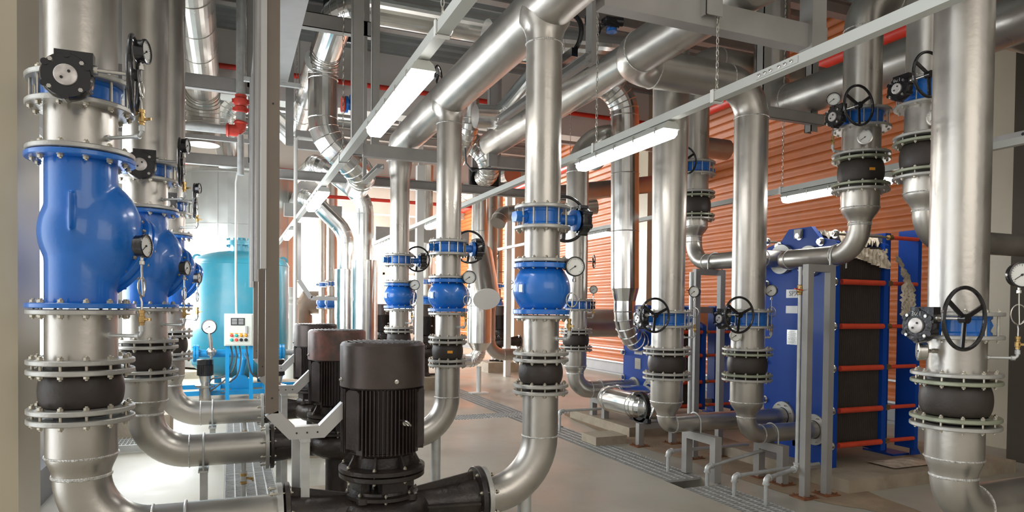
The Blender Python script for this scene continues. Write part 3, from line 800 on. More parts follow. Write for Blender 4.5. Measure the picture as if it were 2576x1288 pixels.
xc, _ = riser(2158, 4.15, .150, .225, WH['RC'], [('bf', 285, 326), ('ej', 397, 474)], top_rc, bottom_red(524, 562, .150, .088, 2.09, .75, (0, 1), .24), tf=.022, g=(-1, 0), wheel=.155, s=.0125, jm='olive', vref=780, gd=.125, sticker=(-.4, -1), blen=.22)
xd, _ = riser(2322, 3.5, .150, .225, WH['RD'], [('bf', 208, 268), ('ej', 353, 440)], lambda x, y: [(x, y, 6.2, .150)], bottom_red(487, 530, .150, .088, 2.15, 2.55, (1, 0), .24), tf=.022, g=(-1, 0), wheel=.155, s=.0125, jm='olive', vref=780, gd=.125, num='60:1', sticker=(-.4, -1), blen=.22)
xe_, _ = riser(2408, 2.56, .146, .225, WH['RE'], [('bf', 790, 847), ('ej', 949, 1058)], lambda x, y: [(x, y, 6.2, .146)], bottom_red(1150, 1195, .146, .118, .49, 3.4, (1, 0), .30), tf=.022, g=(-1, 0), wheel=.160, s=.0135, jm='olive', vref=790, gd=.135, num='30:1', blen=.24)
xf, _ = riser(1449, 8.1, .150, .225, WH['RF'], [('bf', 756, 779), ('ej', 833, 876)], lambda x, y: [(x, y, 3.98, .150, .55), (6.8, y, 3.98, .150)], bottom_red(920, 938, .150, .115, .50, 1.07, (1, 0), .30), tf=.022, g=(.9, .4), wheel=.14, s=.0125, jm='flange', vref=777, blen=.2)
xg, _ = riser(1743, 6.32, .150, .225, WH['RG'], [('bf', 412, 441), ('ej', 491, 548)], lambda x, y: [(x, y, 4.46, .150, .3), (7.4, y, 4.46, .150)], bottom_red(572, 596, .150, .088, 2.13, .84, (0, -1), .24), tf=.022, g=(-1, 0), wheel=.15, s=.0125, jm='olive', vref=778, blen=.2)
print('risers', xa, xb, xc, xd, xe_, xf, xg)
# link pieces into the big exchanger's upper ports
pipe('connecting_pipe', 'short silver pipe from the nearer drop into the exchanger top port', [(xc, 4.89, 2.09, .088), (xc, 5.0, 2.09, .088, .09), (HXF-.02, 5.0, 2.09, .088)], .09, flange=(None, .15))
pipe('connecting_pipe', 'silver pipe along the exchanger front into its farther top port', [(xg, 5.49, 2.13, .088), (xg, 5.36, 2.13, .088, .12), (HXF-.02, 5.36, 2.13, .088)], .12, flange=(None, .15))
# gauges right
def G(x, y, rr, v, o, L, H, face, R, wh, **k):
    o = V((o[0], o[1], 0)).normalized(); z = zv(x, y, v)
    return gauge((x+rr*o.x, y+rr*o.y, z), o, L, H, face, R, wh, **k)
def SG(x, y, rr, v, o, L, face, R, wh):
    o = V((o[0], o[1], 0)).normalized(); z = zv(x, y, v)
    return stub_gauge((x+rr*o.x, y+rr*o.y, z), o, L, face, R, wh)
G(xa, 5.32, .15, 848, (.9, -.45), .10, .43, (-1, -.55, 0), .052, WH['RA'], coil=.036)
G(xb, 4.915, .15, 848, (.9, -.45), .06, .43, (-1, -.55, 0), .052, WH['RB'], coil=.036)
SG(xb, 4.915, .15, 843, (-1, -.35), .05, (-.6, -1, 0), .050, 'the spool of '+WH['RB'])
G(xc, 4.15, .15, 385, (-1, .15), .13, .42, (-.9, -.8, 0), .052, WH['RC'], coil=.03)
SG(xc, 4.15, .15, 362, (-.75, -.8), .05, (-.9, -.8, 0), .055, 'the spool of '+WH['RC'])
SG(xd, 3.5, .15, 318, (-.7, -.8), .06, (-.9, -.8, 0), .058, 'the spool of '+WH['RD'])
G(xe_, 2.56, .146, 897, (.78, -.63), .15, .46, (-.45, -1, 0), .068, WH['RE'], coil=.045)
SG(xe_, 2.56, .146, 882, (-1, .1), .08, (-.72, .69, 0), .052, 'the spool of '+WH['RE'])
G(xf, 8.1, .15, 799, (.9, -.4), .08, .38, (-.4, -1, 0), .052, WH['RF'], coil=.036)
# stub stands near wheels on far wall
for (u, v, Y, lab) in ((1494, 658, 9.6, 'small black handwheel standing out against the orange wall'), (1250, 640, 13.6, 'small black handwheel right of the shiny clad pipe'), (1277, 684, 15.5, 'tiny far handwheel beside the beige column')):
    p = at(u, v, Y=Y); w = MB(); S = V((.75, -.65, 0)).normalized(); w.torus(p, S, .105, .008, 32, 8); w.cyl(p-S*.02, p+S*.02, .02, n=12); w.cyl(p, p-S*.22, .009, n=8)
    for i in range(3):
        a = 2*PI*i/3+.3; d = V((-S.y, S.x, 0))*math.cos(a)+V((0, 0, 1))*math.sin(a); w.bar(p, p+d*.105, .02, .008, S)
    single(w, 'valve_handwheel', 'black', lab, 'handwheel')

# ================================================================== supports
def goalpost(x0, x1, y, ztop, label, w_=.075, axis='x', mt='beam', plate=True):
    rt = thing('pipe_support', label, 'pipe support', ((x0+x1)/2, y, 0)) if axis == 'x' else thing('pipe_support', label, 'pipe support', (y, (x0+x1)/2, 0))
    def P(a, z): return (a, y, z) if axis == 'x' else (y, a, z)
    for a in (x0, x1):
        q = MB(); q.bar(P(a, 0.01), P(a, ztop-w_), w_, w_, (0, 1, 0)); lg = part(q, 'leg', mt, rt)
        if plate:
            q = MB(); c = P(a, .005); q.box(c, (.17, .17, .012))
            for i in (-1, 1):
                for j in (-1, 1): q.cyl((c[0]+i*.06, c[1]+j*.06, .01), (c[0]+i*.06, c[1]+j*.06, .03), .009, n=6)
            part(q, 'base_plate', 'rust', rt, label='rusty bolted base plate')
    q = MB(); q.bar(P(x0-w_/2, ztop-w_/2), P(x1+w_/2, ztop-w_/2), w_, w_); part(q, 'crossbar', mt, rt)
    return rt
def ubolt(rt, c, ax, r, drop):
    c = V(c); a = V(ax).normalized(); s = V((0, 0, 1)).cross(a); pts = [c+s*r-V((0, 0, drop))]
    for i in range(17):
        t = PI*i/16; pts.append(c+s*(r*math.cos(t))+V((0, 0, r*math.sin(t))))
    pts.append(c-s*r-V((0, 0, drop))); w = MB(); w.tube(pts, .007, 8); part(w, 'u_bolt', 'galv', rt)
t = goalpost(4.55, 4.80, 4.36, 2.0, 'tall grey goalpost support in front of the big heat exchanger', .062); ubolt(t, (xc, 4.36, 2.09), (0, 1, 0), .095, .11)
t = goalpost(4.62, 4.95, 5.95, 2.04, 'tall grey goalpost support behind the two right risers', .062); ubolt(t, (xg, 5.95, 2.13), (0, 1, 0), .095, .11)
xm = xa+.33; t = goalpost(5.12-.13+.02, 5.45-.02, xm, .43, 'short grey support straddling the grating trench', .075, 'y', plate=False); ubolt(t, (xm, 5.32, .52), (1, 0, 0), .092, .11)
xm = xb+.30; t = goalpost(4.915-.15, 4.915+.15, xm, .36, 'short grey support under the bend before the big exchanger', .075, 'y'); ubolt(t, (xm, 4.915, .45), (1, 0, 0), .092, .11)
xm = xf+.38; t = goalpost(8.1-.16, 8.1+.16, xm, .375, 'short pale support under the far riser bend', .075, 'y'); ubolt(t, (xm, 8.1, .5), (1, 0, 0), .122, .14)
for (u, v, Y, lab) in ((1228, 960, 13.5, 'low pale support frame in the far aisle'),):
    p = at(u, 775, Y=Y); goalpost(p.x-.2+1, p.x+.2+1, Y, .5, lab, .09, mt='white')
# drain pipes with elbows dropping into the trench
def drain(P, label, r=.017):
    pts, rad, _ = fillet([(*V(p), r) for p in P], .04); rt = thing('drain_pipe', label, 'drain pipe', P[-1])
    w = MB(); w.tube(pts, rad, 14); part(w, 'pipe_barrel', 'galv', rt)
    for i in range(1, len(P)-1):
        c = V(P[i]); a = (V(P[i-1])-c).normalized(); b = (V(P[i+1])-c).normalized()
        w = MB(); q, rr, _ = fillet([(*(c+a*.05), r*1.45), (*c, r*1.45), (*(c+b*.05), r*1.45)], .03); w.tube(q, rr, 14)
        for d in (a, b): w.cyl(c+d*.036, c+d*.052, r*1.75, n=14)
        part(w, 'pipe_elbow', 'galv', rt)
    return rt
drain([(5.0, 5.55, .20), (4.0, 5.55, .20), (4.0, 5.55, -.15)], 'thin galvanised drain pipe dropping into the trench behind the short support')
drain([(4.75, 5.0, .28), (4.02, 4.98, .17), (4.02, 4.98, -.18)], 'thin galvanised drain pipe dropping into the open pit beside the support')
drain([(5.1, 4.72, .17), (4.02, 4.62, .17), (4.02, 4.62, -.12)], 'thin galvanised drain pipe behind, left of the tall goalpost support')
dd = [(xc-.37, 4.42, 1.98), (xc-.37, 4.42, .24), (4.07, 4.30, .22), (4.07, 4.30, -.12)]
drain(dd, 'galvanised drain pipe running down beside the tall goalpost support')
drain([(4.50, 5.88, 2.0), (4.50, 5.88, .12)], 'vertical galvanised pipe beside the farther tall goalpost support', .022)
drain([(4.6, 7.9, .26), (3.98, 7.9, .26), (3.98, 7.9, -.1)], 'far thin drain pipe under the riser against the orange wall')
for (c, lab) in (((xc-.37, 4.42, 1.78), 'brass ball valve with red lever high beside the tall support'), ((4.50, 5.88, 1.80), 'brass ball valve on the farther vertical pipe')):
    rt = thing('ball_valve', lab, 'valve', c); w = MB(); w.lathe(V(c)-V((0, 0, .04)), (0, 0, 1), [(.02, 0), (.024, .005), (.024, .02), (.03, .03), (.03, .05), (.024, .06), (.024, .08), (.02, .085)], 10); part(w, 'valve_body', 'brass', rt)
    w = MB(); w.bar(V(c)+V((-.01, -.03, .0)), V(c)+V((-.10, -.04, .01)), .016, .008); part(w, 'lever', 'red', rt, label='red lever')
# left row struts under horizontal pipes
for k, (u, lab) in enumerate(((467, 'grey strut with u-bolt under the nearest suction pipe'), (513, 'grey strut with u-bolt under the second suction pipe'), (535, 'grey strut with u-bolt under the third suction pipe'))):
    x = at(u, 1100, Y=PY[k]).x; rt = thing('pipe_strut', lab, 'pipe support', (x, PY[k], 0)); ztop = pump_z-.145
    w = MB(); w.bar((x, PY[k], 0), (x, PY[k], ztop), .055, .055, (0, 1, 0)); w.box((x, PY[k], ztop+.006), (.07, .30, .012)); w.box((x, PY[k], .005), (.14, .14, .01)); part(w, 'post', 'galv', rt)
    ubolt(rt, (x, PY[k], pump_z), (1, 0, 0), .129, .15)
for k, (u, lab) in enumerate(((613, 'brass drain cock hanging under the second suction pipe'), (615, 'brass drain cock hanging under the third suction pipe'))):
    Y = PY[k+1]; x = at(u, 1150, Y=Y).x; rt = thing('drain_cock', lab, 'valve', (x, Y, 0)); w = MB(); w.cyl((x, Y, .01), (x, Y, pump_z-.118), .018, n=14); w.cyl((x, Y, .22), (x, Y, .30), .024, n=8); part(w, 'drop_pipe', 'galv', rt)
    w = MB(); w.lathe((x, Y, .195), (0, 0, 1), [(.024, 0), (.028, .01), (.022, .02), (.022, .06), (.028, .07), (.028, .085)], 8); w.cyl((x, Y, .24), (x+.06, Y-.03, .24), .010, n=8); w.box((x+.065, Y-.035, .24), (.012, .05, .03)); part(w, 'brass_cock', 'brass', rt)
# ================================================================== heat exchangers
def exchanger(X0, Y0, Y1, z0, zt, zp, L, label, name_txt, ports, sheets=True, rows=5):
    """frame plate faces -X; near edge Y0, far edge Y1"""
    rt = thing('plate_heat_exchanger', label, 'heat exchanger', (X0, (Y0+Y1)/2, z0)); W = Y1-Y0; H = zt-z0; ym = (Y0+Y1)/2; X = V((1, 0, 0)); Yv = V((0, 1, 0)); K = V((0, 0, 1))
    def plate(x, th, zb, name):
        w = MB(); e = (zp-zt)
        poly = [(-W/2, zb-z0), (W/2, zb-z0), (W/2, H-.02), (W/2-.02, H), (W*.28, H+e*.25), (W*.16, H+e), (-W*.16, H+e), (-W*.28, H+e*.25), (-W/2+.02, H), (-W/2, H-.02)]
        w.prism(poly, (x, ym, z0), Yv, K, X, th); return part(w, name, 'hxblue', rt, ang=20)
    fp = plate(X0, .05, z0, 'frame_plate'); plate(X0+L*.86, .06, z0+.12, 'pressure_plate')
    w = MB(); pk0, pk1 = X0+.05, X0+L*.86-.004; n = 46; zb_, zt_ = z0+.20, zt-.05
    w.box(((pk0+pk1)/2, ym, (zb_+zt_)/2), (pk1-pk0, W-.10, zt_-zb_))
    for k in range(n):
        x = pk0+(pk1-pk0)*(k+.5)/n; w.box((x, ym, (zb_+zt_)/2), ((pk1-pk0)/n*.42, W-.07, zt_-zb_+.02))
    part(w, 'plate_pack', 'plates', rt, ang=20)
    w = MB(); w.box((X0+L*.75, ym, zp-.06), (L*1.6, .08, .09)); part(w, 'carrying_bar', 'beam', rt); w = MB(); w.box((X0+L*.75, ym, z0+.16), (L*1.5, .09, .08)); part(w, 'guide_bar', 'beam', rt)
    w = MB(); w.box((X0+L*1.55, ym, (z0+zp)/2), (.08, .16, zp-z0)); w.box((X0+L*1.55, Y0+.12, (z0+zp)/2+.05), (.05, .22, zp-z0-.1)); w.box((X0+L*1.55, ym-.1, z0+.01), (.24, .36, .02)); w.prism([(0, 0), (.14, 0), (0, .2)], (X0+L*1.55+.03, Y0+.08, z0+.02), X, K, Yv, .02); part(w, 'support_column', 'hxblue', rt)
    for i in range(rows):
        z = ((.33, .66, 1.06, 1.46, 1.88, zp-.10) if rows == 6 else (.30, .62, .98, 1.30))[i]
        for sd, y in (('near', Y0+.015), ('far', Y1-.015)):
            tb = MB(); tb.cyl((X0-.05, y, z), (X0+L*1.25, y, z), .012, n=10); b = part(tb, 'tie_bar', 'bolt', rt)
            q = MB()
            if i < rows-1 or rows < 6: q.cyl((X0+.06, y-.02 if sd == 'near' else y+.02, z), (X0+L*.84, y-.02 if sd == 'near' else y+.02, z), .027, n=14)
            q.cyl((X0+L*.96, y, z), (X0+L*1.5, y, z), .020, n=14); part(q, 'red_sleeve', 'bolthx', b, label='orange red plastic sleeve')
            q = MB(); q.lathe((X0-.045, y, z), X, [(.030, 0), (.030, .045)], 6); q.cyl((X0-.008, y, z), (X0, y, z), .042, n=20); part(q, 'nut', 'steel', b); q = MB(); q.lathe((X0+L*.86+.06, y, z), X, [(.028, 0), (.028, .05)], 6); part(q, 'lock_nut', 'brass', b)
    for y in (-W*.30, 0, W*.30):
        zz = zt+(zp-zt)*(.5 if y == 0 else -.0)-.0; q = MB(); q.lathe((X0-.04, ym+y, zz), X, [(.030, 0), (.030, .04)], 6); q.cyl((X0-.008, ym+y, zz), (X0, ym+y, zz), .042, n=20); part(q, 'nut', 'steel', rt)
    for (y, z, rr) in ports:
        q = MB(); q.annulus((X0, y, z), (-1, 0, 0), rr*.6, rr, 0, .02, 36); po = part(q, 'port_flange', 'flange', rt); bolts(po, (X0-.02, y, z), (1, 0, 0), rr*.82, .03, .009, 8)
    Nm = V((-1, 0, 0))
    ya = ym+.06
    q = MB(); q.box((X0-.003, ya, z0+H*.77), (.004, .20, .085)); pl = part(q, 'maker_plate', 'tray', rt, label='silver plate with the maker letters'); text(name_txt, V((X0-.006, ya, z0+H*.77)), Nm, K, .075, 'maker_letters', 'skirt', pl)
    q = MB(); q.box((X0-.003, ya, z0+H*.695), (.004, .20, .075)); part(q, 'info_plate', 'tray', rt)
    q = MB(); q.box((X0-.003, ya+.01, z0+H*.565), (.004, .14, .15)); dp = part(q, 'data_plate', 'steel', rt)
    q = MB()
    for i in range(9): q.box((X0-.006, ya+.01, z0+H*.565+.055-.014*i), (.001, .11 if i % 3 else .08, .003))
    part(q, 'data_lines', 'skirt', dp)
    for z in (z0+H*.88, z0+H*.25):
        q = MB(); q.box((X0-.002, ym+.12, z), (.003, .03, .035)); part(q, 'port_number_tag', 'ink', rt)
    return rt
exchanger(HXF, 4.70, 5.60, .12, 2.27, 2.43, .74, 'big blue plate heat exchanger with orange tie bars at the right', 'SPX', [(5.32, .52, .15), (4.915, .45, .15), (5.36, 2.13, .15), (5.0, 2.09, .15)], rows=6)
exchanger(HXF, 7.50, 8.40, .12, 1.40, 1.66, .80, 'smaller blue plate heat exchanger farther back by the wall', 'SPX', [(8.1, .50, .15), (7.72, .50, .15), (8.1, 1.18, .15)], rows=4)
for (x0, x1, y0, y1, h, lab) in ((5.0, 7.3, 4.30, 6.0, .12, 'concrete slab under the big heat exchanger'), (4.6, 7.2, 7.2, 8.8, .12, 'concrete slab under the smaller heat exchanger')):
    w = MB(); w.box(((x0+x1)/2, (y0+y1)/2, h/2), (x1-x0, y1-y0, h)); single(w, 'equipment_slab', 'plinth', lab, 'slab')
w = MB(); w.box((4.15, 7.05, .05), (.42, .35, .10)); single(w, 'concrete_block', 'plinth', 'low concrete block beside the insulated elbow support', 'block')
# plastic wrap over the big exchanger
w = MB(); rr = random.Random(3)
def cloth(mb, fn, nu, nv):
    b = len(mb.v)
    for j in range(nv+1):
        for i in range(nu+1): mb.v.append(fn(i/nu, j/nv))
    for j in range(nv):
        for i in range(nu):
            q = b+j*(nu+1)+i; mb.f.append((q, q+1, q+nu+2, q+nu+1))
def fold(a, b): return .018*math.sin(a*31+b*7)+.012*math.sin(a*17-b*23)+.01*math.sin(b*41+a*5)
cloth(w, lambda a, b: V((HXF+.10+.56*a, 4.72+.55*b+.03*math.sin(a*9), 2.24+.10*math.sin(PI*b)+fold(a*2, b*2)*1.4+.02)), 40, 24)
cloth(w, lambda a, b: V((HXF+.16+.50*a+.02*b, 4.70-.03*b+fold(a*2, b)*.8, 2.21-(.10+.10*a)*b+fold(b, a)*.3)), 40, 8)
cloth(w, lambda a, b: V((HXF+.70+.05*math.sin(b*5)+.16*a*(.35+b)+.16*b, 4.63-.02*a+fold(a*2, b*2), 2.16-.62*b-.1*a)), 16, 30)
single(w, 'plastic_wrap', 'wrap', 'creased tan plastic wrap hanging over the big heat exchanger', 'plastic wrap', ang=80)
w = MB(); cloth(w, lambda a, b: V((5.75+.6*a, 4.44+.3*b, .135+.03*abs(math.sin(a*12+b*5))*math.sin(PI*b)*math.sin(PI*a))), 24, 10)
single(w, 'plastic_wrap', 'wrap', 'crumpled clear plastic lying on the slab below the exchanger', 'plastic wrap', ang=80)
# ================================================================== insulated (aluminium clad) pipework
def ipipe(label, P, R=.45, m='clad', **k): return pipe('insulated_pipe', label, P, R, m, gores=True, cat='insulated pipe', seg=7, **k)
def pt(u, v, Y, r=None): p = at(u, v, Y=Y); return (p.x, p.y, p.z) if r is None else (p.x, p.y, p.z, r)
# I1 big clad riser by the orange wall
a = pt(1572, 735, 7.75); b = pt(1572, 215, 7.75); z4 = pt(1572, 745, 7.75)[2]
ipipe('shiny clad riser that ends in a segmented bend over the smaller exchanger', [(b[0]-1.1, 7.75, b[2], .185), (b[0], 7.75, b[2], .185, .42), (a[0], 7.75, a[2]+.05, .185), (a[0], 7.75, a[2]-.12, .142), (a[0], 7.75, 1.20, .142, .42), (a[0]+.45, 7.95, 1.14, .142)], .42)
a = pt(1692, 500, 6.75)
ipipe('narrow visible clad riser hidden behind the riser by the grating', [(a[0], 6.75, 5.2, .15), (a[0], 6.75, .44, .15, .30), (a[0]-.36, 6.78, .44, .15, .18), (a[0]-.36, 7.72, .44, .15, .24), (HXF-.03, 7.72, .44, .13)], .3)
w = MB(); q = pt(1612, 1010, 6.78); w.annulus((q[0], 6.79, .44), (1, 0, 0), .152, .185, -.025, .025, 36); w.box((q[0], 6.79, .30), (.05, .38, .06)); single(w, 'pipe_saddle', 'black', 'black saddle ring around the low clad bend', 'saddle')
goalpost(q[0]-.06, q[0]+.40, 6.70, .27, 'low wide support frame carrying the low clad bend', .07)
# far middle clad riser with a capped branch
x = at(1206, 775, Y=11.9).x; zt_ = zv(x, 11.9, 675); zb_ = zv(x, 11.9, 862)
rt = ipipe('tall clad riser with capped branch, behind the second central riser', [(x, 11.9, 4.4, .155), (x, 11.9, zt_, .155), (x, 11.9, zt_-.02, .225), (x, 11.9, zb_, .225), (x, 11.9, zb_-.15, .125), (x, 11.9, .62, .125, .3), (x-.65, 11.9, .62, .125)], .3, 'cladbright')
A = V((x+.0, 11.9, zv(x, 11.9, 640))); B = at(1224, 752, Y=10.95)
w = MB(); w.tube([A, B], .235, 32); part(w, 'branch_stub', 'cladbright', rt)
w = MB(); d = (B-A).normalized(); w.cyl(B, B+d*.01, .236, n=36); part(w, 'branch_end_cap', 'white', rt, label='flat pale disc closing the branch')
w = MB(); w.cyl((x, 11.9, 0), (x, 11.9, .5), .045, n=20); w.box((x, 11.9, .01), (.34, .2, .02)); single(w, 'pipe_prop', 'white', 'pale prop under the far clad riser with capped branch', 'pipe support')
x2 = at(1231, 775, Y=13.2).x
pipe('elbow_pipe', 'far silver pipe bending right behind the clad riser with branch', [(x2, 13.2, 4.6, .15), (x2, 13.2, 1.7, .15), (x2, 13.2, 1.55, .125), (x2, 13.2, .62, .125, .32), (x2+.62, 13.2, .62, .125)], .32, flange=(None, .18))
# far left pair of clad risers with wide jackets
for (u, Y, rr, rj, v0, v1, cu, cv, lab, lab2) in ((917, 12.0, .150, .225, 655, 520, 800, 405, 'clad riser kinked to the left above the wide shiny vessel', 'wide shiny clad cylinder beside the third central riser'), (869, 13.2, .150, .20, 678, 600, 775, 490, 'lower clad riser kinked to the left, farther from the camera', 'narrower shiny clad cylinder left of the wide one')):
    x = at(u, 775, Y=Y).x; z1 = zv(x, Y, v0); z2 = zv(x, Y, v1); K3 = at(cu, cv, Y=Y)
    d = V((K3.x-x, 0, K3.z-z2)); 
    ipipe(lab, [(x, Y, z1-.3, rr), (x, Y, z2+.12, rr, .5), (K3.x, Y, K3.z, rr, .35), (K3.x-.1, Y+1.2, K3.z+.0, rr)], .45)
    w = MB(); w.cyl((x, Y, 0.0), (x, Y, z1), rj, n=44)
    for zz in (.6, 1.2, z1-.35, z1-.01): w.torus((x, Y, zz), (0, 0, 1), rj+.001, .006, 40, 5)
    rt = single(w, 'clad_vessel', 'clad', lab2, 'vessel', ang=20)
for (u, Y, lab) in ((812, 19.5, 'left far riser by the bright window'), (834, 18.6, 'right far riser by the bright window'), (1250, 17.2, 'far riser beyond the capped clad branch'), (1072, 15.4, 'far riser between the nearer central risers')):
    x = at(u, 775, Y=Y).x; rt = pipe('riser_pipe', lab, [(x, Y, 2.27, .14), (x, Y, 4.9, .14)], m='silver', flange=(.17, None))
    lower = pipe('elbow_pipe', 'silver bottom bend of the '+lab, [(x, Y, 1.09, .109), (x, Y, .6, .109, .3), (x-.5, Y, .6, .109)], flange=(.17, None))
    w = MB(); w.cyl((x-.1, Y, 0), (x-.1, Y, .58), .045, n=16); w.box((x-.1, Y, .01), (.2, .2, .02)); single(w, 'pipe_prop', 'white', 'pale prop under the '+lab, 'pipe support')
    butterfly(x, Y, 2.26, 2.13, .109, .17, .022, lab, (.8, -.6), .145, .12, .012)
    sp = thing('flanged_spool', 'short spool above the valve on the '+lab, 'pipe', (x, Y, 1.9)); q = MB(); q.cyl((x, Y, 1.86), (x, Y, 2.13), .109); part(q, 'pipe_barrel', 'silver', sp); flange_ring(sp, x, Y, 1.87, .109, .17, .022, 'flange')
    check_c(x, Y, 1.84, 1.56, .109, .17, .022, lab, .176, .012)
    sp = thing('flanged_spool', 'short spool below the valve on the '+lab, 'pipe', (x, Y, 1.3)); q = MB(); q.cyl((x, Y, 1.09), (x, Y, 1.54), .109); part(q, 'pipe_barrel', 'silver', sp); flange_ring(sp, x, Y, 1.53, .109, .17, .022, 'flange')
# overhead clad runs
S1Y = 8.4; p1 = at(1330, 95, Y=S1Y); p0 = at(874, 12, Y=S1Y); zz = at(1000, 30, Y=S1Y).z
q2 = at(836, 145, Y=10.0); q3 = (p0.x, 10.0)
ipipe('large segmented clad pipe crossing overhead and dropping behind the steel posts', [(p1.x+.8, S1Y, zz, .20), (p0.x-.05, S1Y, zz, .20, .42), (p0.x-.12, 9.75, zz-.25, .20, .34), (p0.x-.12, 9.75, zv(p0.x-.12, 9.75, 350), .20, .55), (p0.x+.45, 9.75, zv(p0.x-.12, 9.75, 425), .20), (p0.x+.55, 10.9, zv(p0.x-.12, 9.75, 425), .20)], .42)
w = MB(); w.box(at(868, 52, Y=10.15), (.62, .05, .62)); single(w, 'pipe_saddle', 'black', 'black insulation block behind the overhead clad bend', 'saddle')
ipipe('clad pipe with segmented bend and pale window reflection, left of the tray', [pt(735, 345, 13.6, .20), pt(640, 255, 13.6, .20)+(.5,), pt(556, 262, 13.6, .20)+(.42,), pt(575, 420, 13.6, .17)], .45)
S4 = [at(486, 40, Z=5.15), at(519, 330, Z=5.15)]
ipipe('very large dull clad duct running overhead along the left wall', [(S4[0].x, 5.6, 5.15, .26), (S4[0].x, 12.6, 5.15, .26, .5), (S4[0].x, 12.6, 4.3, .26)], .5, 'silver')
ipipe('straight clad pipe running away beside the overhead bend', [(at(792, 180, Z=4.9).x, 9.6, 4.95, .17), (at(760, 330, Z=4.9).x-.05, 14.3, 4.95, .17)], .4, 'clad')
ipipe('clad pipe with bends behind the header between two central risers', [pt(1182, 215, 10.2, .15), pt(1180, 330, 10.2, .15)+(.3,), pt(1150, 400, 10.8, .15)], .3)
ipipe('hook shaped clad pipe ending on a black saddle', [pt(1160, 330, 10.9, .17), pt(1200, 372, 10.9, .17)+(.3,), pt(1258, 420, 10.6, .17)+(.28,), pt(1215, 448, 11.2, .17)], .3)
w = MB(); q = at(1217, 450, Y=11.3); w.box(q, (.55, .06, .36)); single(w, 'pipe_saddle', 'black', 'black saddle block at the end of the hook shaped clad pipe', 'saddle')
ipipe('clad pipe with crimped end crossing behind the header at right', [pt(1225, 100, 7.8, .24), pt(1560, 130, 7.8, .24)], .4, 'clad')
ipipe('short clad branch rising behind the central foreground riser', [pt(1195, 292, 9.4, .17), pt(1262, 296, 9.4, .17)+(.25,), pt(1345, 195, 9.2, .17)], .25)
ipipe('far bright clad pipe sloping away under the ceiling', [pt(1130, 500, 15.5, .20), pt(1290, 440, 12.6, .20)], .25, 'cladbright')
ipipe('far bright clad pipe near the bright window, left', [pt(735, 545, 19.0, .26), pt(775, 480, 15.5, .26)], .25, 'cladbright')
pipe('silver_pipe', 'far silver pipe with rounded end above the valve flanges', [pt(1252, 562, 12.2, .15), pt(1262, 538, 12.3, .15)+(.2,), pt(1500, 520, 11.9, .15)], .2)
pipe('silver_pipe', 'far wide grey pipe behind the smaller heat exchanger', [(4.9, 9.3, 1.38, .22), (7.7, 9.3, 1.38, .22)], .3)
pipe('silver_pipe', 'long silver pipe along the orange wall, hung at right', [(5.6, 1.2, 3.87, .19), (5.6, 5.95, 3.87, .19, .3), (5.6, 5.95, 5.8, .19)], .3, rings=1)
pipe('silver_pipe', 'dull far pipe seen between the clad risers near ceiling', [pt(1395, 490, 11.5, .17), pt(1720, 455, 11.5, .17)], .3)
rt = thing('hanging_valve_flange', 'far pipe end with blue ring beside the lamp', 'valve', pt(1500, 400, 9.0)); p = at(1497, 402, Y=9.5); d = V((-.75, -.65, 0)); w = MB(); w.annulus(p, d, .09, .17, 0, .03, 32); part(w, 'flange', 'flange', rt); w = MB(); w.cyl(p-d*.12, p, .13, n=28); part(w, 'wafer_body', 'blue', rt)
# red fire mains
def redpipe(label, a, b, r):
    w = MB(); w.cyl(a, b, r, n=20); n = max(1, int((V(b)-V(a)).length/2.4))
    for k in range(1, n+1): c = V(a).lerp(V(b), k/(n+1)); w.torus(c, V(b)-V(a), r+.002, r*.16, 24, 6)
    return single(w, 'fire_main', 'red', label, 'fire pipe')
redpipe('thin red fire pipe across the hall before the nearer cream beam', (-1.2, 12.4, zv(1.5, 12.4, 200)), (8.2, 12.4, zv(1.5, 12.4, 200)), .045)
redpipe('thin red fire pipe across the hall before the farther beam', (-1.2, 20.0, zv(3.5, 20, 445)), (8.2, 20.0, zv(3.5, 20, 445)), .06)
redpipe('lower thin red fire pipe far back across the hall', (-1.2, 17.5, zv(3.0, 17.5, 500)), (8.0, 17.5, zv(3.0, 17.5, 500)), .045)
redpipe('thick red fire main along the orange wall', (8.25, 4.8, 5.35), (8.25, 27.0, 5.35), .10)
# galvanised drop with red grooved fittings (left)
Yg = 9.2; xg1 = at(606, 200, Y=Yg).x; zt1 = zv(xg1, Yg, 330)
rt = thing('sprinkler_drop', 'galvanised vertical pipe with red grooved fittings at upper left', 'fire pipe', (xg1, Yg, zt1))
w = MB(); w.cyl((xg1, Yg, zt1), (xg1, Yg, 6.3), .057, n=24); w.cyl((xg1-.06, Yg, zt1), (WX0+.1, Yg, zt1), .052, n=24); w.cyl((xg1, Yg, zt1-.55), (xg1, Yg, zt1-.05), .04, n=20); part(w, 'pipe_barrel', 'galv', rt)
w = MB(); zc = zv(xg1, Yg, 262); w.lathe((xg1, Yg, zc-.11), (0, 0, 1), [(.06, 0), (.075, .01), (.075, .07), (.065, .08), (.085, .11), (.085, .17), (.065, .18), (.07, .22)], 20)
for sg in (-1, 1): w.box((xg1+sg*.085, Yg, zc+.03), (.04, .05, .05)); w.box((xg1+sg*.08, Yg, zc-.07), (.035, .045, .04))
w.tube([(xg1-.17, Yg, zt1), (xg1-.05, Yg, zt1), (xg1-.01, Yg, zt1+.03), (xg1, Yg, zt1+.12)], .072, 18); w.torus((xg1-.15, Yg, zt1), (1, 0, 0), .07, .016, 20, 8); w.torus((xg1, Yg, zt1+.10), (0, 0, 1), .07, .016, 20, 8)
part(w, 'red_fitting', 'valvered', rt, label='bright red bolted coupling and elbow')
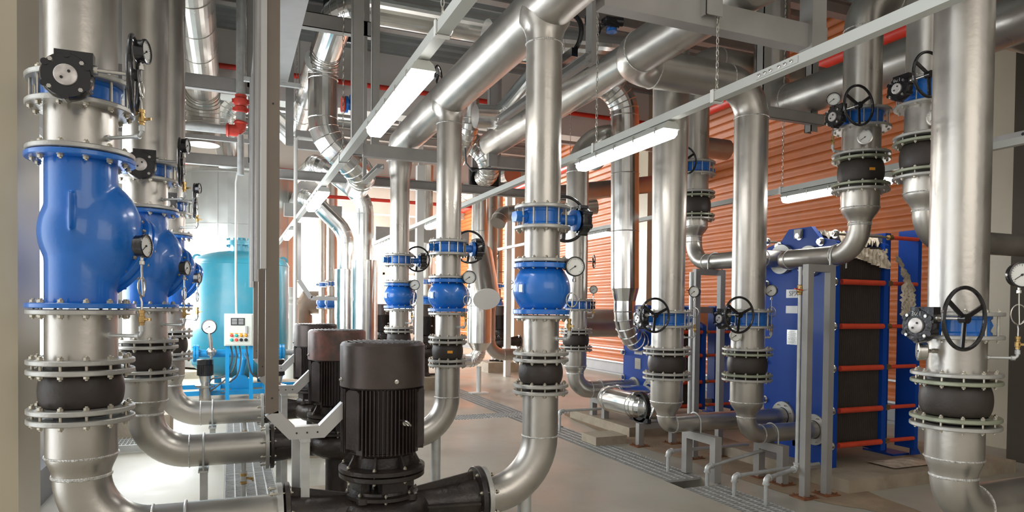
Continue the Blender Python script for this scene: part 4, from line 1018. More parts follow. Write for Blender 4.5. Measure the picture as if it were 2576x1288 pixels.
rt = thing('flow_switch', 'small blue valve on a pipe behind the steel posts', 'valve', pt(862, 262, 11.5)); w = MB(); p = at(868, 263, Y=11.5); w.lathe(p, (1, 0, 0), [(.14, 0), (.14, .04), (.09, .05), (.10, .20), (.08, .26)], 20); w.box(p+V((.12, -.05, .09)), (.12, .12, .1)); part(w, 'valve_body', 'blue', rt); w = MB(); w.lathe(p-V((.06, 0, 0)), (1, 0, 0), [(.13, 0), (.13, .05)], 20); part(w, 'red_collar', 'valvered', rt)
# ================================================================== tanks, panel, small pumps (left background)
Yt = 13.2; tx = at(606, 800, Y=Yt).x; rT = .82
zs = zv(tx, Yt, 668); zb = zv(tx, Yt, 905); zt = zv(tx, Yt, 632)
rt = thing('pressure_tank', 'large turquoise vertical pressure tank behind the control panel', 'tank', (tx, Yt, 0))
w = MB(); pr = []
for i in range(10): t = i/9*PI/2; pr.append((rT*math.sin(t)+.001, zb-.32*math.cos(t)))
for i in range(10): t = i/9*PI/2; pr.append((rT*math.cos(t)+.001, zs+(zt-zs)*math.sin(t)))
w.lathe((tx, Yt, 0), (0, 0, 1), pr, 64); w.torus((tx, Yt, zs), (0, 0, 1), rT, .008, 56, 6); part(w, 'tank_shell', 'teal', rt, ang=50)
w = MB(); w.lathe((tx+.0, Yt-.1, zt-.03), (0, 0, 1), [(.17, 0), (.17, .12), (.26, .12), (.26, .16), (.255, .165), (.255, .20), (.08, .21), (.08, .26)], 32)
for i in range(12): a = 2*PI*i/12; w.cyl((tx+.23*math.cos(a), Yt-.1+.23*math.sin(a), zt+.06), (tx+.23*math.cos(a), Yt-.1+.23*math.sin(a), zt+.21), .018, n=6)
part(w, 'top_manhole', 'teal', rt)
for sg in (-1, 1):
    w = MB(); w.annulus((tx+sg*.72, Yt, zs+.10), (0, 1, 0), .045, .085, -.015, .015, 20); part(w, 'lifting_lug', 'teal', rt)
for a in (-2.6, -.55, 1.0, 2.2):
    w = MB(); c = V((tx+.66*math.cos(a), Yt+.66*math.sin(a), 0)); w.bar(c, c+V((0, 0, zb+.1)), .12, .12, (0, 1, 0)); w.box(c+V((0, 0, .01)), (.2, .2, .02)); part(w, 'leg', 'tealblue', rt)
w = MB(); w.lathe((tx, Yt-.0, zb-.75), (0, 0, 1), [(.07, 0), (.07, .10), (.13, .1), (.13, .16), (.07, .16), (.07, .45)], 20); part(w, 'bottom_outlet', 'tealblue', rt)
zh = zv(tx, 11.9, 888); xl = at(497, 888, Y=11.9).x; xr = at(712, 888, Y=11.9).x
rt = thing('header_pipe', 'bright blue horizontal manifold pipe before the turquoise tank', 'pipe', (tx, 11.9, zh)); w = MB(); w.cyl((xl, 11.9, zh), (xr, 11.9, zh), .062, n=24); part(w, 'pipe_barrel', 'tealblue', rt)
for x in (xl, xr):
    w = MB(); w.cyl((x-.02, 11.9, zh), (x+.02, 11.9, zh), .14, n=28); w.cyl((x-.06, 11.9, zh), (x-.03, 11.9, zh), .14, n=28); f_ = part(w, 'end_flange', 'tealblue', rt); bolts(f_, (x-.02, 11.9, zh), (1, 0, 0), .115, .08, .014, 8)
w = MB(); w.cyl((xr+.04, 11.9, zh), (xr+.6, 11.9, zh), .05, n=20); w.cyl((xl-.6, 11.9, zh), (xl-.07, 11.9, zh), .05, n=20); part(w, 'pipe_extension', 'galv', rt)
rt = thing('pump_skid', 'bright blue steel skid frame under the booster pumps', 'skid', (tx, 11.6, 0)); zk = zv(tx, 11.5, 982)
w = MB()
for y in (11.3, 12.2): w.box((tx+.15, y, zk), (2.3, .06, .07))
for x in (-1, -.35, .35, 1.15): w.box((tx+x, 11.75, zk), (.06, .9, .06))
part(w, 'frame', 'tealblue', rt)
for x in (-.95, 1.2): w = MB(); w.box((tx+x, 11.3, zk/2), (.08, .08, zk)); part(w, 'leg', 'tealblue', rt)
w = MB(); xq = at(604, 960, Y=11.5).x; w.cyl((xq, 11.5, zk+.02), (xq, 11.5, zh-.06), .045, n=20); w.cyl((xq, 11.42, zk+.10), (xq, 11.58, zk+.10), .15, n=28); w.tube([(xq, 11.5, zk+.2), (xq+.05, 11.45, zk+.5), (xq+.02, 11.5, zh)], .05, 14); part(w, 'riser_and_flange', 'tealblue', rt)
for (u, lab) in ((516, 'small dark booster pump left of the control panel'), (697, 'small dark booster pump right, behind the steel tray')):
    Yp = 11.2; x = at(u, 960, Y=Yp).x; rt = thing('booster_pump', lab, 'pump', (x, Yp, 0)); z0 = zv(x, Yp, 1012); z1 = zv(x, Yp, 965); z2 = zv(x, Yp, 945); z3 = zv(x, Yp, 903)
    w = MB(); w.lathe((x, Yp, z2), (0, 0, 1), [(.10, 0), (.105, .01), (.105, z3-z2-.09), (.115, z3-z2-.085), (.115, z3-z2-.01), (.10, z3-z2)], 28)
    for i in range(24): a = 2*PI*i/24; w.box((x+.108*math.cos(a), Yp+.108*math.sin(a), (z2+z3)/2-.04), (.012, .012, (z3-z2)*.62))
    part(w, 'motor', 'black', rt); w = MB(); w.lathe((x, Yp, z0-.05), (0, 0, 1), [(.13, 0), (.13, .04), (.085, .05), (.085, z1-z0-.02), (.14, z1-z0), (.14, z1-z0+.03), (.06, z1-z0+.05), (.09, z2-z0+.05)], 28); part(w, 'pump_column', 'steel', rt)
    w = MB(); w.box((x, Yp, (z0-.05)/2), (.3, .3, z0-.05)); part(w, 'pedestal', 'tealblue', rt)
# control panel
Yc = 10.9; c = at(602, 829, Y=Yc); pw = .40; ph = .475
rt = thing('control_panel', 'cream control panel with coloured buttons on blue posts', 'control panel', (c.x, Yc, 0)); FN = V((-.12, -1, 0)).normalized(); S = V((0, 0, 1)).cross(FN); K = V((0, 0, 1)); A3 = (S, -FN, K)
w = MB(); w.box(c, (pw, .18, ph), A3); w.box(c+FN*.095, (pw-.03, .012, ph-.03), A3); cb = part(w, 'cabinet', 'panel', rt)
w = MB(); w.box(c+FN*.105+K*.12-S*.01, (.19, .006, .11), A3); q = part(w, 'name_plate', 'ink', cb)
w = MB()
for i in range(2):
    for j in range(4): w.box(c+FN*.109+K*(.155-.022*j)-S*.01+S*(-.045+.09*i), (.07, .002, .012), A3)
part(w, 'plate_lettering', 'tray', q)
w = MB(); w.box(c+FN*.112+K*.00+S*.11, (.03, .02, .11), A3); part(w, 'door_handle', 'tray', cb)
for j, row in enumerate((('b_red', 'b_grn', 'b_org', 'b_org'), ('b_grn', 'b_red', 'ink', 'ink'))):
    for i, mm in enumerate(row):
        o = c+FN*.10+K*(-.085-.065*j)+S*(-.095+.066*i); w = MB(); w.lathe(o, FN, [(.024, 0), (.024, .008), (.018, .009), (.018, .028), (.015, .032)], 20)
        part(w, 'button' if mm != 'ink' else 'selector_switch', mm, cb); w = MB(); w.box(o+K*.03+FN*.002, (.046, .003, .012), A3); part(w, 'button_label', 'b_org' if j == 0 else 'dial', cb)
for sg in (-1, 1): w = MB(); w.box(V((c.x+sg*.165, Yc, (c.z-ph/2)/2+.02)), (.055, .05, c.z-ph/2)); part(w, 'post', 'tealblue', rt)
w = MB(); cp = [c+K*(ph/2)-S*.04, c+K*(ph/2+.5)-S*.05, V((c.x-.05, Yc, zv(c.x, Yc, 460))), V((c.x-.03, Yc, zv(c.x, Yc, 436))), V((c.x+.06, Yc, zv(c.x, Yc, 424))), V((c.x+.33, Yc, zv(c.x, Yc, 424)))]
w.tube(cp, .016, 12); single(w, 'conduit', 'white', 'thin cream conduit rising from the control panel and bending right', 'conduit')
w = MB(); w.box(at(641, 420, Y=Yc), (.07, .07, .45)); single(w, 'junction_box', 'tray', 'small grey junction box where the cream conduit ends', 'box')
for k, (dx, v1, dx2) in enumerate(((-.12, 985, -.45), (-.06, 1020, -.5), (.0, 1000, -.2), (.10, 1000, .65))):
    a = c-K*(ph/2)+S*dx; e = V((c.x+dx2, Yc+.3, zv(c.x, Yc, v1)+.05)); w = MB(); P_ = [a, a-K*.2+S*.02, a-K*.45+S*(dx2*.15), e+K*.12-S*(dx2*.15), e, e+S*(dx2*.4)]
    pts = []
    for i in range(len(P_)-1):
        for t in (0, .25, .5, .75):
            p0_ = P_[max(i-1, 0)]; p3_ = P_[min(i+2, len(P_)-1)]; p1_, p2_ = P_[i], P_[i+1]
            pts.append(.5*((2*p1_)+(p2_-p0_)*t+(2*p0_-5*p1_+4*p2_-p3_)*t*t+(3*p1_-p0_-3*p2_+p3_)*t*t*t))
    w.tube(pts, .012, 8); single(w, 'cable', 'cable', 'dark grey cable looping down from the control panel', 'cable', 'cables under the control panel')
gp = at(527, 822, Y=11.7); rt = thing('pressure_gauge', 'wrapped double gauge beside the control panel', 'gauge', gp); gauge_head(rt, gp, (-.2, -1, 0), .11); w = MB(); w.sphere(gp+V((.03, .02, -.40)), .075); w.cyl(gp-V((0, 0, .1)), gp+V((.03, 0, -.4)), .03); w.cyl(gp+V((.03, 0, -.45)), gp+V((-.02, 0, -.85)), .025); part(w, 'gauge_stem', 'steel', rt)
# silver tank
Ys = 17.6; sx = at(597, 700, Y=Ys).x; rs = 1.36; z1 = zv(sx, Ys, 458); z2 = zv(sx, Ys, 418)
rt = thing('storage_tank', 'huge aluminium clad storage tank behind the turquoise tank', 'tank', (sx, Ys, 0)); w = MB(); pr = [(rs, .2), (rs, z1)]
for i in range(1, 9): t = i/8*PI/2; pr.append((rs*math.cos(t)**.6+.002 if i < 8 else .3, z1+(z2-z1)*math.sin(t)))
w.lathe((sx, Ys, 0), (0, 0, 1), pr, 40)
for i in range(10): a = 2*PI*i/10; w.box((sx+rs*math.cos(a), Ys+rs*math.sin(a), z1/2), (.02, .02, z1-.1), (V((math.cos(a), math.sin(a), 0)), V((-math.sin(a), math.cos(a), 0)), V((0, 0, 1))))
for zz in (1.2, 2.4, 3.4, z1): w.torus((sx, Ys, zz), (0, 0, 1), rs, .012, 56, 5)
part(w, 'tank_cladding', 'tankclad', rt, ang=6)
w = MB(); w.cyl((sx, Ys, 0), (sx, Ys, .22), rs*.8, n=40); part(w, 'base_ring', 'galv', rt)
w = MB(); xw = at(714, 750, Y=15.8).x; w.lathe((xw+.05, 15.8, 0), (0, 0, 1), [(.27, 0), (.27, 1.62), (.23, 1.66), (.23, 1.72), (.3, 1.74), (.3, 1.78), (.2, 1.80), (.2, 2.0), (.05, 2.02)], 32); single(w, 'water_vessel', 'white', 'slim white vessel half behind the turquoise tank', 'tank')
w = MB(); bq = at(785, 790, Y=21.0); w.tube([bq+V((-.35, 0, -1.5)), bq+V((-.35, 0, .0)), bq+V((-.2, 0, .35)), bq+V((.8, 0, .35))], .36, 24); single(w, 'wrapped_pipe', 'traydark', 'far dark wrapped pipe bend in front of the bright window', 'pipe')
# sump frame and plinths at left
w = MB(); p = at(338, 1128, Z=0.0); X0_, Y0_ = p.x, p.y
for k in range(22): w.box((X0_-.42+.04*k, Y0_, .075), (.006, .55, .02))
for k in range(5): w.box((X0_, Y0_-.26+.13*k, .075), (.86, .008, .026))
for sg in (-1, 1): w.box((X0_+sg*.44, Y0_, .06), (.03, .60, .07)); w.box((X0_, Y0_+sg*.29, .06), (.91, .03, .07))
single(w, 'sump_grating', 'grate', 'raised square sump grating on the floor behind the nearest riser', 'grating')
w = MB(); p = at(590, 1050, Z=0); w.box((tx+.1, 12.5, .06), (3.2, 3.2, .18)); single(w, 'equipment_slab', 'plinth', 'pale concrete slab under the turquoise tank and skid', 'slab')
w = MB(); w.box((sx, Ys, .05), (3.2, 3.0, .2)); single(w, 'equipment_slab', 'plinth', 'concrete slab under the huge clad storage tank', 'slab')
w = MB(); q = at(400, 1010, Y=8.8); w.box((-1.0, 9.0, .16), (.7, .5, .32)); single(w, 'concrete_block', 'plinth', 'rough concrete block on the floor behind the second left riser', 'block')
# ================================================================== cable trays
def cbar(w, a, b, wd, h, th=.006, up=(0, 0, 1), op=1):
    """channel section bar"""
    a = V(a); b = V(b); z = (b-a).normalized(); u = V(up)
    if abs(z.dot(u)) > .95: u = V((0, 1, 0))
    x = u.cross(z).normalized(); y = z.cross(x); c = (a+b)/2; L = (b-a).length
    w.box(c-x*op*(wd/2-th/2), (th, h, L), (x, y, z)); w.box(c+y*(h/2-th/2), (wd, th, L), (x, y, z)); w.box(c-y*(h/2-th/2), (wd, th, L), (x, y, z))
for k in range(3):
    Y = PY[k]-.0; xt = at((685, 661, 646)[k], 600, Y=Y).x; w0 = ('nearest', 'second', 'third')[k]
    rt = thing('cable_trunking', 'grey steel cable trunking dropping to the %s pump' % w0, 'cable tray', (xt, Y, .9)); D = .065
    zb = zv(at(685, 600, Y=PY[0]).x, PY[0], 1038); zh_ = zb-.11; x1 = xt+.10; x2 = PXs[k]-.33; x3 = PXs[k]-.20; z3 = zb+.02
    w = MB(); w.box((xt, Y, (zb+4.0)/2), (D, D, 4.0-zb))
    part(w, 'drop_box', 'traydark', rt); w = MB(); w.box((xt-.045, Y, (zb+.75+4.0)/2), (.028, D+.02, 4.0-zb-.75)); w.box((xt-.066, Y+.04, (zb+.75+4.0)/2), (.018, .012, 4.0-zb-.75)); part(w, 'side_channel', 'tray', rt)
    w = MB(); C2 = [(xt, zb+.02), (xt, zb), (x1, zh_), (x2, zh_), (x3, z3)]; lo = []; hi = []
    for i in range(1, 5):
        p_ = V((C2[i][0], C2[i][1])); a_ = (p_-V(C2[i-1])).normalized(); b_ = (V(C2[i+1])-p_).normalized() if i < 4 else a_
        n1 = V((-a_.y, a_.x)); n2 = V((-b_.y, b_.x)); m_ = (n1+n2).normalized(); k_ = D/2/max(.3, m_.dot(n1)); lo.append(tuple(p_-m_*k_)); hi.append(tuple(p_+m_*k_))
    for i in range(3): w.prism([lo[i], lo[i+1], hi[i+1], hi[i]], (0, Y-D/2, 0), (1, 0, 0), (0, 0, 1), (0, 1, 0), D)
    part(w, 'lower_box', 'tray', rt)
    w = MB()
    for t in (.15, .5, .85):
        q = V((x1, Y-D/2, zh_)).lerp(V((x2, Y-D/2, zh_)), t); w.cyl(q, q-V((0, .003, 0)), .005, n=8)
    for zz in (zb+.08, zb+1.6, zb+2.6): w.cyl((xt, Y-D/2, zz), (xt, Y-D/2-.003, zz), .005, n=8)
    part(w, 'rivets', 'ink', rt)
    for j, (t, yy) in enumerate(((.45, 0), (.25, .18))):
        xx = x1+(x2-x1)*t; w = MB(); w.bar((xx, Y+yy, 0), (xx, Y+yy, zh_-D/2), .045, .045, (0, 1, 0)); part(w, 'post', 'galv', rt)
    w = MB(); w.box((x1+(x2-x1)*.45, Y+.09, zh_-D/2-.01), (.05, .24, .02)); part(w, 'bracket', 'galv', rt)
xA, xB = .20, .56
rt = thing('overhead_cable_tray', 'wide pale cable tray running overhead above the trunking drops', 'cable tray', (.4, 4, 4.0)); w = MB(); w.box(((xA+xB)/2, 4.6, 4.02), (xB-xA, 6.6, .008)); w.box((xA, 4.6, 4.06), (.006, 6.6, .09)); w.box((xB, 4.6, 4.06), (.006, 6.6, .09)); part(w, 'tray_sheet', 'tray', rt)
for y in (5.2, 7.7):
    w = MB(); w.bar((xA-.08, y, 3.98), (xB+.14, y, 3.98), .045, .045); part(w, 'crossbar', 'galv', rt)
    for x in (xA-.06, xB+.12): w = MB(); w.cyl((x, y, 3.95), (x, y, 6.25), .006, n=8); part(w, 'hanger_rod', 'steel', rt)
# far window side conduit
rt = thing('far_cable_conduit', 'thin pale vertical conduit right of the trunking', 'conduit', pt(743, 600, 10.4)); x = at(743, 600, Y=10.4).x; w = MB(); z9 = zv(x, 10.4, 346); w.tube([(x, 10.4, zv(x, 10.4, 880)), (x, 10.4, z9-.05), (x+.03, 10.4, z9), (x+.6, 10.4, z9)], .028, 14); part(w, 'conduit_tube', 'white', rt)
rt = thing('cable_trunking', 'far pale cable trunking in front of the bright window', 'cable tray', pt(750, 740, 12.4)); w = MB(); A_ = [at(752, 560, Y=12.4), at(752, 705, Y=12.4), at(782, 750, Y=12.4), at(850, 752, Y=12.4)]
for i in range(3): w.bar(A_[i], A_[i+1], .07, .07, (0, 1, 0))
part(w, 'trunking_box', 'tray', rt)
# ================================================================== steel hanging frames
def frame(label, bars, name='steel_hanger'):
    """bars: (part name, a, b, w, h, section)"""
    rt = thing(name, label, 'pipe hanger', bars[0][1])
    for nm, a, b, wd, h, sec in bars:
        w = MB()
        if sec == 'c': cbar(w, a, b, wd, h, .008)
        elif sec == 'd': cbar(w, a, b, wd, h, .008, op=-1)
        else: w.bar(a, b, wd, h)
        part(w, nm, 'beam', rt)
    return rt
TOPZ = 6.0
def X(u, Y): return at(u, 400, Y=Y).x
# a) big welded beam top right
y = 3.42; zc = 3.40; xl, x1, x2, xr = 1.95, at(1770, 20, Y=y).x, at(2036, 60, Y=y).x, at(2066, 100, Y=y).x
frame('heavy welded grey beam with two posts at top right', [('crossbar', (xl, y, zc), (xr, y, zc), .10, .155, 'b'), ('post', (x1, y-.06, zc-.03), (x1, y-.06, TOPZ), .12, .09, 'c'), ('post', (x2, y-.03, zc-.09), (x2, y-.03, TOPZ), .12, .11, 'b')])
# b) beam under the wall pipe
y = 5.35; zc = 3.60; frame('grey channel beam hanging under the pipe by the orange wall', [('crossbar', (X(1925, y), y, zc), (X(2066, y), y, zc), .07, .11, 'c'), ('post', (X(1926, y), y+.05, zc-.05), (X(1926, y), y+.05, TOPZ), .10, .10, 'c'), ('post', (X(2048, y), y+.05, zc-.12), (X(2048, y), y+.05, TOPZ), .09, .09, 'c')])
# e) beam for the overhead clad bend
y = 8.0; z_ = 4.80; frame('grey beam carrying the overhead segmented clad bend', [('crossbar', (X(745, y), y, z_+.02), (X(933, y), y, z_+.02), .10, .17, 'c'), ('post', (X(921, y), y+.1, z_), (X(921, y), y+.1, TOPZ), .08, .10, 'c')])
y = 7.0; zc = zv(X(1000, y), y, 387); frame('grey crossbeam with two tall posts beneath the header end', [('crossbar', (X(912, y), y, zc), (X(1128, y), y, zc), .08, .125, 'b'), ('post', (X(897, y), y, zc-.05), (X(897, y), y, TOPZ), .11, .11, 'c'), ('post', (X(952, y), y+.2, zc-.0), (X(952, y), y+.2, TOPZ), .08, .07, 'c')])
y = 9.9; zc = 3.88; frame('grey crossbeam and post under the large slanted pipe end', [('crossbar', (X(1238, y), y, zc), (X(1345, y), y, zc), .10, .16, 'b'), ('post', (X(1238, y), y, zc-.08), (X(1238, y), y, TOPZ), .14, .12, 'c')])
y = 9.3; zc = zv(X(560, y), y, 214); frame('long grey channel beam at upper left crossing behind the trunking', [('crossbar', (WX0, y, zc), (X(652, y), y, zc), .10, .17, 'c'), ('post', (X(641, y), y, zc), (X(641, y), y, TOPZ), .2, .10, 'c')])
y = 12.0; zc = zv(X(560, y), y, 405); frame('lower grey channel beam at left above the storage tank', [('crossbar', (WX0, y, zc), (X(640, y), y, zc), .10, .17, 'c'), ('post', (X(632, y), y, zc), (X(632, y), y, TOPZ), .10, .10, 'c')])
y = 11.0; zc = zv(X(560, y), y, 350); frame('thin grey rail at left between the two channel beams', [('crossbar', (WX0, y, zc), (X(640, y), y, zc), .06, .06, 'b')])
y = 11.6; zc = zv(X(830, y), y, 360); frame('pale beam behind the cream conduit right of the trunking', [('crossbar', (X(744, y), y, zc), (X(860, y), y, zc), .10, .30, 'b'), ('post', (X(728, y), y, zc-.1), (X(728, y), y, TOPZ), .12, .10, 'c')])
y = 10.6; za, zb2 = zv(X(740, y), y, 440), zv(X(1100, y), y, 470)
frame('long thin pale channel crossing behind the central risers', [('crossbar', (X(700, y), y, (za+zb2)/2), (X(1480, y), y, (za+zb2)/2), .09, .14, 'd')])
y = 14.0; zc = zv(X(1000, y), y, 545); frame('far pale crossbeam near the bright window', [('crossbar', (X(715, y), y, zc), (X(860, y), y, zc), .12, .26, 'b'), ('post', (X(1010, y), y, zc), (X(1010, y), y, TOPZ), .10, .10, 'c')])
y = 15.0; zc = zv(X(1000, y), y, 590); frame('second far pale crossbeam lower behind clad risers', [('crossbar', (X(945, y), y, zc), (X(1180, y), y, zc), .12, .30, 'b'), ('post', (X(905, y), y, zc), (X(905, y), y, TOPZ), .10, .10, 'c'), ('post', (X(1058, y), y, zc), (X(1058, y), y, TOPZ), .10, .10, 'c')])
y = 11.4; zc = zv(X(1217, y), y, 468); frame('grey crossbeam holding the saddle of the hooked clad pipe', [('crossbar', (X(1190, y), y, zc), (X(1268, y), y, zc), .10, .17, 'b'), ('post', (X(1193, y), y, zc), (X(1193, y), y, TOPZ), .09, .09, 'c'), ('post', (X(1252, y), y, zc), (X(1252, y), y, TOPZ), .09, .09, 'c')])
p = at(1450, 168, Y=5.6); frame('short channel bracket right of the central header', [('crossbar', (p.x, 5.35, p.z), (p.x, 7.6, p.z), .07, .09, 'c'), ('post', (p.x+.03, 5.38, p.z-.05), (p.x+.03, 5.38, TOPZ), .05, .11, 'b')])
w = MB(); p = at(1422, 92, Y=7.3); w.torus((p.x, 7.3, p.z), (1, .4, 0), .25, .03, 32, 8); w.box((p.x, 7.3, p.z-.27), (.08, .5, .10)); single(w, 'pipe_saddle', 'black', 'black ring saddle behind the channel bracket', 'saddle')
p = at(1520, 660, Y=10.2); zw = 3.4
for (lab, u, Y, v) in (('far grey square post beside the beige wall column', 1277, 14.6, 600), ('far white post right of the third central riser', 1054, 12.2, 640)):
    x = at(u, 775, Y=Y).x; w = MB(); w.box((x, Y, 2.1), (.13, .13, 4.2)); single(w, 'steel_post', 'white', lab, 'post')
y = 8.2; p = at(905, 455, Y=y); q_ = at(948, 402, Y=7.0); frame('short grey channel sloping away beneath the header end crossbeam', [('crossbar', (q_.x+.05, 7.05, 3.06), (q_.x+.05, 8.0, 3.06), .07, .05, 'c'), ('post', (q_.x+.05, 7.97, 3.06), (q_.x+.05, 7.97, TOPZ), .04, .04, 'b')])
# ================================================================== lighting rails, lamps and chains
def lamp(x, y0, z, label, L=1.27):
    rt = thing('tube_light', label, 'light', (x, y0, z)); w = MB()
    w.prism([(-.065, 0), (.065, 0), (.05, .035), (.03, .05), (-.03, .05), (-.05, .035)], (x, y0, z), (1, 0, 0), (0, 0, 1), (0, 1, 0), L); part(w, 'housing', 'lamp', rt)
    w = MB(); w.prism([(-.060, 0), (-.056, -.03), (-.035, -.055), (.035, -.055), (.056, -.03), (.060, 0)], (x, y0+.015, z-.001), (1, 0, 0), (0, 0, 1), (0, 1, 0), L-.03); part(w, 'diffuser', 'tube', rt, label='glowing white diffuser')
    for k in range(5):
        for sg in (-1, 1): w = MB(); w.box((x+sg*.066, y0+.1+(L-.2)*k/4, z+.004), (.006, .016, .04)); part(w, 'clip', 'steel', rt)
    for yy in (y0+.25, y0+L-.25): w = MB(); w.box((x, yy, z+.06), (.04, .06, .03)); part(w, 'mounting_clamp', 'lamp', rt)
RZ = 2.90
def rail(x, ya, yb, z, label, splices=()):
    rt = thing('lighting_rail', label, 'cable rail', (x, (ya+yb)/2, z)); w = MB(); w.box((x, (ya+yb)/2, z), (.06, yb-ya, .055)); part(w, 'channel', 'lamp', rt)
    for ys in splices:
        w = MB(); w.box((x-.033, ys, z), (.004, .30, .035))
        part(w, 'splice_plate', 'lamp', rt)
        for k in range(6): q = MB(); q.lathe((x-.035, ys-.11+.042*k+(.02 if k > 2 else 0), z), (-1, 0, 0), [(.009, 0), (.009, .006), (.005, .008), (.005, .014)], 8); part(q, 'splice_bolt', 'steel', rt)
def chain(x, y, z0, z1, label):
    w = MB(); n = int((z1-z0)/.036)
    for k in range(n):
        c = V((x, y, z0+.02+k*.036)); ax = V((1, 0, 0)) if k % 2 else V((0, 1, 0)); s = V((0, 0, 1)).cross(ax)
        w.tube([c+s*(.008*math.cos(2*PI*i/10))+V((0, 0, .021*math.sin(2*PI*i/10))) for i in range(10)], .0028, 5, closed=True)
    single(w, 'chain', 'steel', label, 'chain')
def clampring(x, y, z, label):
    w = MB()
    for sg in (-1, 1): w.box((x+sg*.035, y, z), (.006, .03, .075))
    w.box((x, y, z-.036), (.075, .03, .006)); w.box((x, y, z+.036), (.075, .03, .006)); single(w, 'rail_clamp', 'white', label, 'clamp')
xr1 = at(892, 383, Z=RZ).x; r1 = .91; r2_ = 2.73; r3 = 5.50
rail(r1, 1.0, 16.0, RZ, 'pale lighting rail sloping past the central header', ()); rail(r2_, 1.0, 17.0, RZ, 'pale lighting rail crossing in front of the right risers', (at(1965, 155, X=r2_).y,)); rail(r3, 1.5, 19.0, RZ, 'grey lighting rail along the orange wall')
z = RZ-.085
lamp(r1, at(1066, 200, X=r1).y, z, 'bright tube light nearest, left of the central risers'); lamp(r1, at(815, 505, X=r1).y, z, 'bright tube light farther down the left rail')
lamp(r1, 11.4, z, 'third faint tube light on the left rail')
lamp(r2_, at(1690, 318, X=r2_).y, z, 'bright tube light in front of the right risers'); lamp(r2_, 8.6, z, 'far tube light behind the central foreground riser'); lamp(r2_, 12.0, z, 'farthest tube light on the middle rail, right of third riser')
lamp(r3, at(2241, 437, X=r3).y, z, 'tube light along the orange wall at right'); lamp(r3, at(1534, 578, X=r3).y, z, 'small far tube light beside the clad riser')
lamp(r3, 14.2, z, 'far tube light before the beige wall column')
lamp(r2_+1.4, 15.5, z, 'tiny far tube light near the back window'); 
for (x, u, v, top, lab) in ((r1, 1113, 62, 6.0, 'chain holding the left lighting rail beside the nearest lamp'), (r1, 745, 583, 6.0, 'chain far along the left lighting rail'), (r1, 862, 420, 6.0, 'chain behind the steel posts on the left rail'), (r2_, 1803, 238, 3.9, 'chain holding the middle rail under the large bend'), (r2_, 1500, 368, 6.0, 'chain on the middle rail left of its lamp'), (r3, 1968, 477, 6.0, 'chain at the near clamp of the wall rail'), (r3, 1432, 600, 6.0, 'chain far along the wall rail')):
    p = at(u, v, X=x); chain(x, p.y, RZ+.03, top, lab); clampring(x, p.y, RZ, lab.replace('chain', 'white clamp at the chain', 1))
w = MB(); a = at(2512, 352, X=7.3); w.box((7.3, a.y-1.0, a.z), (.05, 2.4, .07)); rt = thing('strut_channel', 'perforated strut channel at the right edge', 'strut', (7.3, a.y, a.z)); part(w, 'channel', 'tray', rt)
for k in range(16): q = MB(); q.cyl((7.272, a.y-.25-.1*k, a.z), (7.268, a.y-.25-.1*k, a.z), .016, n=10); part(q, 'slot', 'ink', rt)
# silver junction box on header etc: black valve up high
rt = thing('butterfly_valve', 'small black geared valve high above the header at right', 'valve', pt(1535, 60, 7.0)); p = at(1535, 60, Y=6.6); w = MB(); w.box(p, (.16, .12, .11)); w.cyl(p+V((.0, 0, .03)), p+V((.14, -.03, .03)), .05, n=14); part(w, 'gearbox', 'black', rt); w = MB(); w.cyl(p+V((.02, 0, -.09)), p+V((.02, 0, -.05)), .06, n=20); part(w, 'blue_collar', 'blue', rt); w = MB(); w.torus(p+V((-.19, .05, -.02)), (.3, -.9, .1), .12, .011, 32, 8); w.cyl(p+V((-.19, .05, -.02)), p+V((-.05, 0, 0)), .012, n=8); part(w, 'handwheel', 'black', rt)
w = MB(); p = at(1103, 190, Y=9.0); w.torus(p, (.8, -.6, 0), .13, .012, 32, 8); w.cyl(p, p+V((-.2, .2, 0)), .02, n=8)
for i in range(3): a = 2*PI*i/3; w.bar(p, p+V((.6, .8, 0))*(.13*math.cos(a))+V((0, 0, 1))*(.13*math.sin(a)), .02, .01)
single(w, 'valve_handwheel', 'black', 'black handwheel high behind the nearest tube light', 'handwheel')
w = MB(); p = [at(1170, 372, Y=9.3), at(1172, 410, Y=9.3), at(1188, 430, Y=9.3), at(1214, 424, Y=9.3), at(1345, 432, Y=9.3)]; w.tube(p, .014, 10); single(w, 'cable', 'cable', 'dark cable hanging in a loop near the hooked clad pipe', 'cable')
# dusty ground patch
rng = random.Random(5)
w = MB(); c = V((5.0, 6.4, .003)); b = []
for i in range(60):
    a = 2*PI*i/60; rr_ = 1+.10*math.sin(3*a+1)+.07*math.sin(7*a)+.04*rng.random(); b.append((math.cos(a)*.62*rr_, math.sin(a)*2.6*rr_))
w.prism(b, c, (1, 0, 0), (0, 1, 0), (0, 0, 1), .002); single(w, 'dust_patch', 'dust', 'brown dusty dirt on the floor between trench and exchangers', 'dirt', kind='stuff')
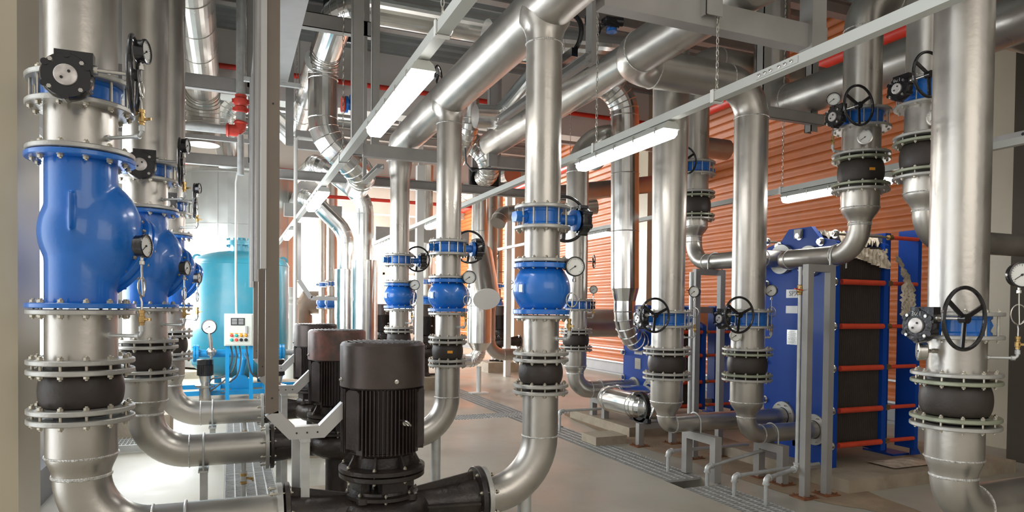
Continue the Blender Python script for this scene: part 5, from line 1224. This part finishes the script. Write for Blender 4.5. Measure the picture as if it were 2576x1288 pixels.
# ================================================================== light
W_ = bpy.data.worlds.new('world'); SC.world = W_; W_.use_nodes = True; bg = W_.node_tree.nodes['Background']; bg.inputs[0].default_value = (.93, .97, 1, 1); bg.inputs[1].default_value = 1.0
wn = W_.node_tree; tcw = wn.nodes.new('ShaderNodeTexCoord'); dt = wn.nodes.new('ShaderNodeVectorMath'); dt.operation = 'DOT_PRODUCT'; dt.inputs[1].default_value = (-.45, .9, 0)
mxw = wn.nodes.new('ShaderNodeMix'); mxw.data_type = 'RGBA'; mxw.inputs[6].default_value = (1, .94, .85, 1); mxw.inputs[7].default_value = (.92, .97, 1, 1)
mrw = wn.nodes.new('ShaderNodeMapRange'); mrw.inputs[1].default_value = -.2; mrw.inputs[2].default_value = .5; mrw.inputs[3].default_value = .50; mrw.inputs[4].default_value = 2.6
wn.links.new(tcw.outputs['Generated'], dt.inputs[0]); wn.links.new(dt.outputs['Value'], mrw.inputs[0]); wn.links.new(mrw.outputs[0], bg.inputs[1])
mr2 = wn.nodes.new('ShaderNodeMapRange'); mr2.inputs[1].default_value = -.3; mr2.inputs[2].default_value = .4; wn.links.new(dt.outputs['Value'], mr2.inputs[0]); wn.links.new(mr2.outputs[0], mxw.inputs[0]); wn.links.new(mxw.outputs[2], bg.inputs[0])
def area(n, loc, tgt, sx_, sy_, e, col=(1, 1, 1)):
    l = bpy.data.lights.new(n, 'AREA'); l.shape = 'RECTANGLE'; l.size = sx_; l.size_y = sy_; l.energy = e; l.color = col
    o = bpy.data.objects.new(n, l); COL.objects.link(o); o.location = loc; o.rotation_euler = (V(tgt)-V(loc)).to_track_quat('-Z', 'Y').to_euler(); return o
area('window_light_back', (1.5, 27.6, 3), (1.5, 10, 1.5), 5.4, 3.8, 3300, (1, .99, .97))
area('window_light_left_far', (-1.35, 16, 2.1), (4, 16, 1.2), 6, 2, 480, (.93, .97, 1))
area('window_light_left', (-1.35, 8.4, 2.1), (4, 8.2, 1.0), 6, 2, 190, (.90, .96, 1))
area('fill_light_near', (2.2, -1.8, 3.2), (3.0, 5, 1.5), 4, 2.6, 45, (1, .95, .88))  # unseen fill lamp added behind the camera to brighten the near pipework
SC.view_settings.view_transform = 'Standard'; SC.view_settings.look = 'None'; SC.view_settings.exposure = .12
SC.cycles.max_bounces = 8; SC.cycles.diffuse_bounces = 4; SC.cycles.glossy_bounces = 5; SC.cycles.use_denoising = True
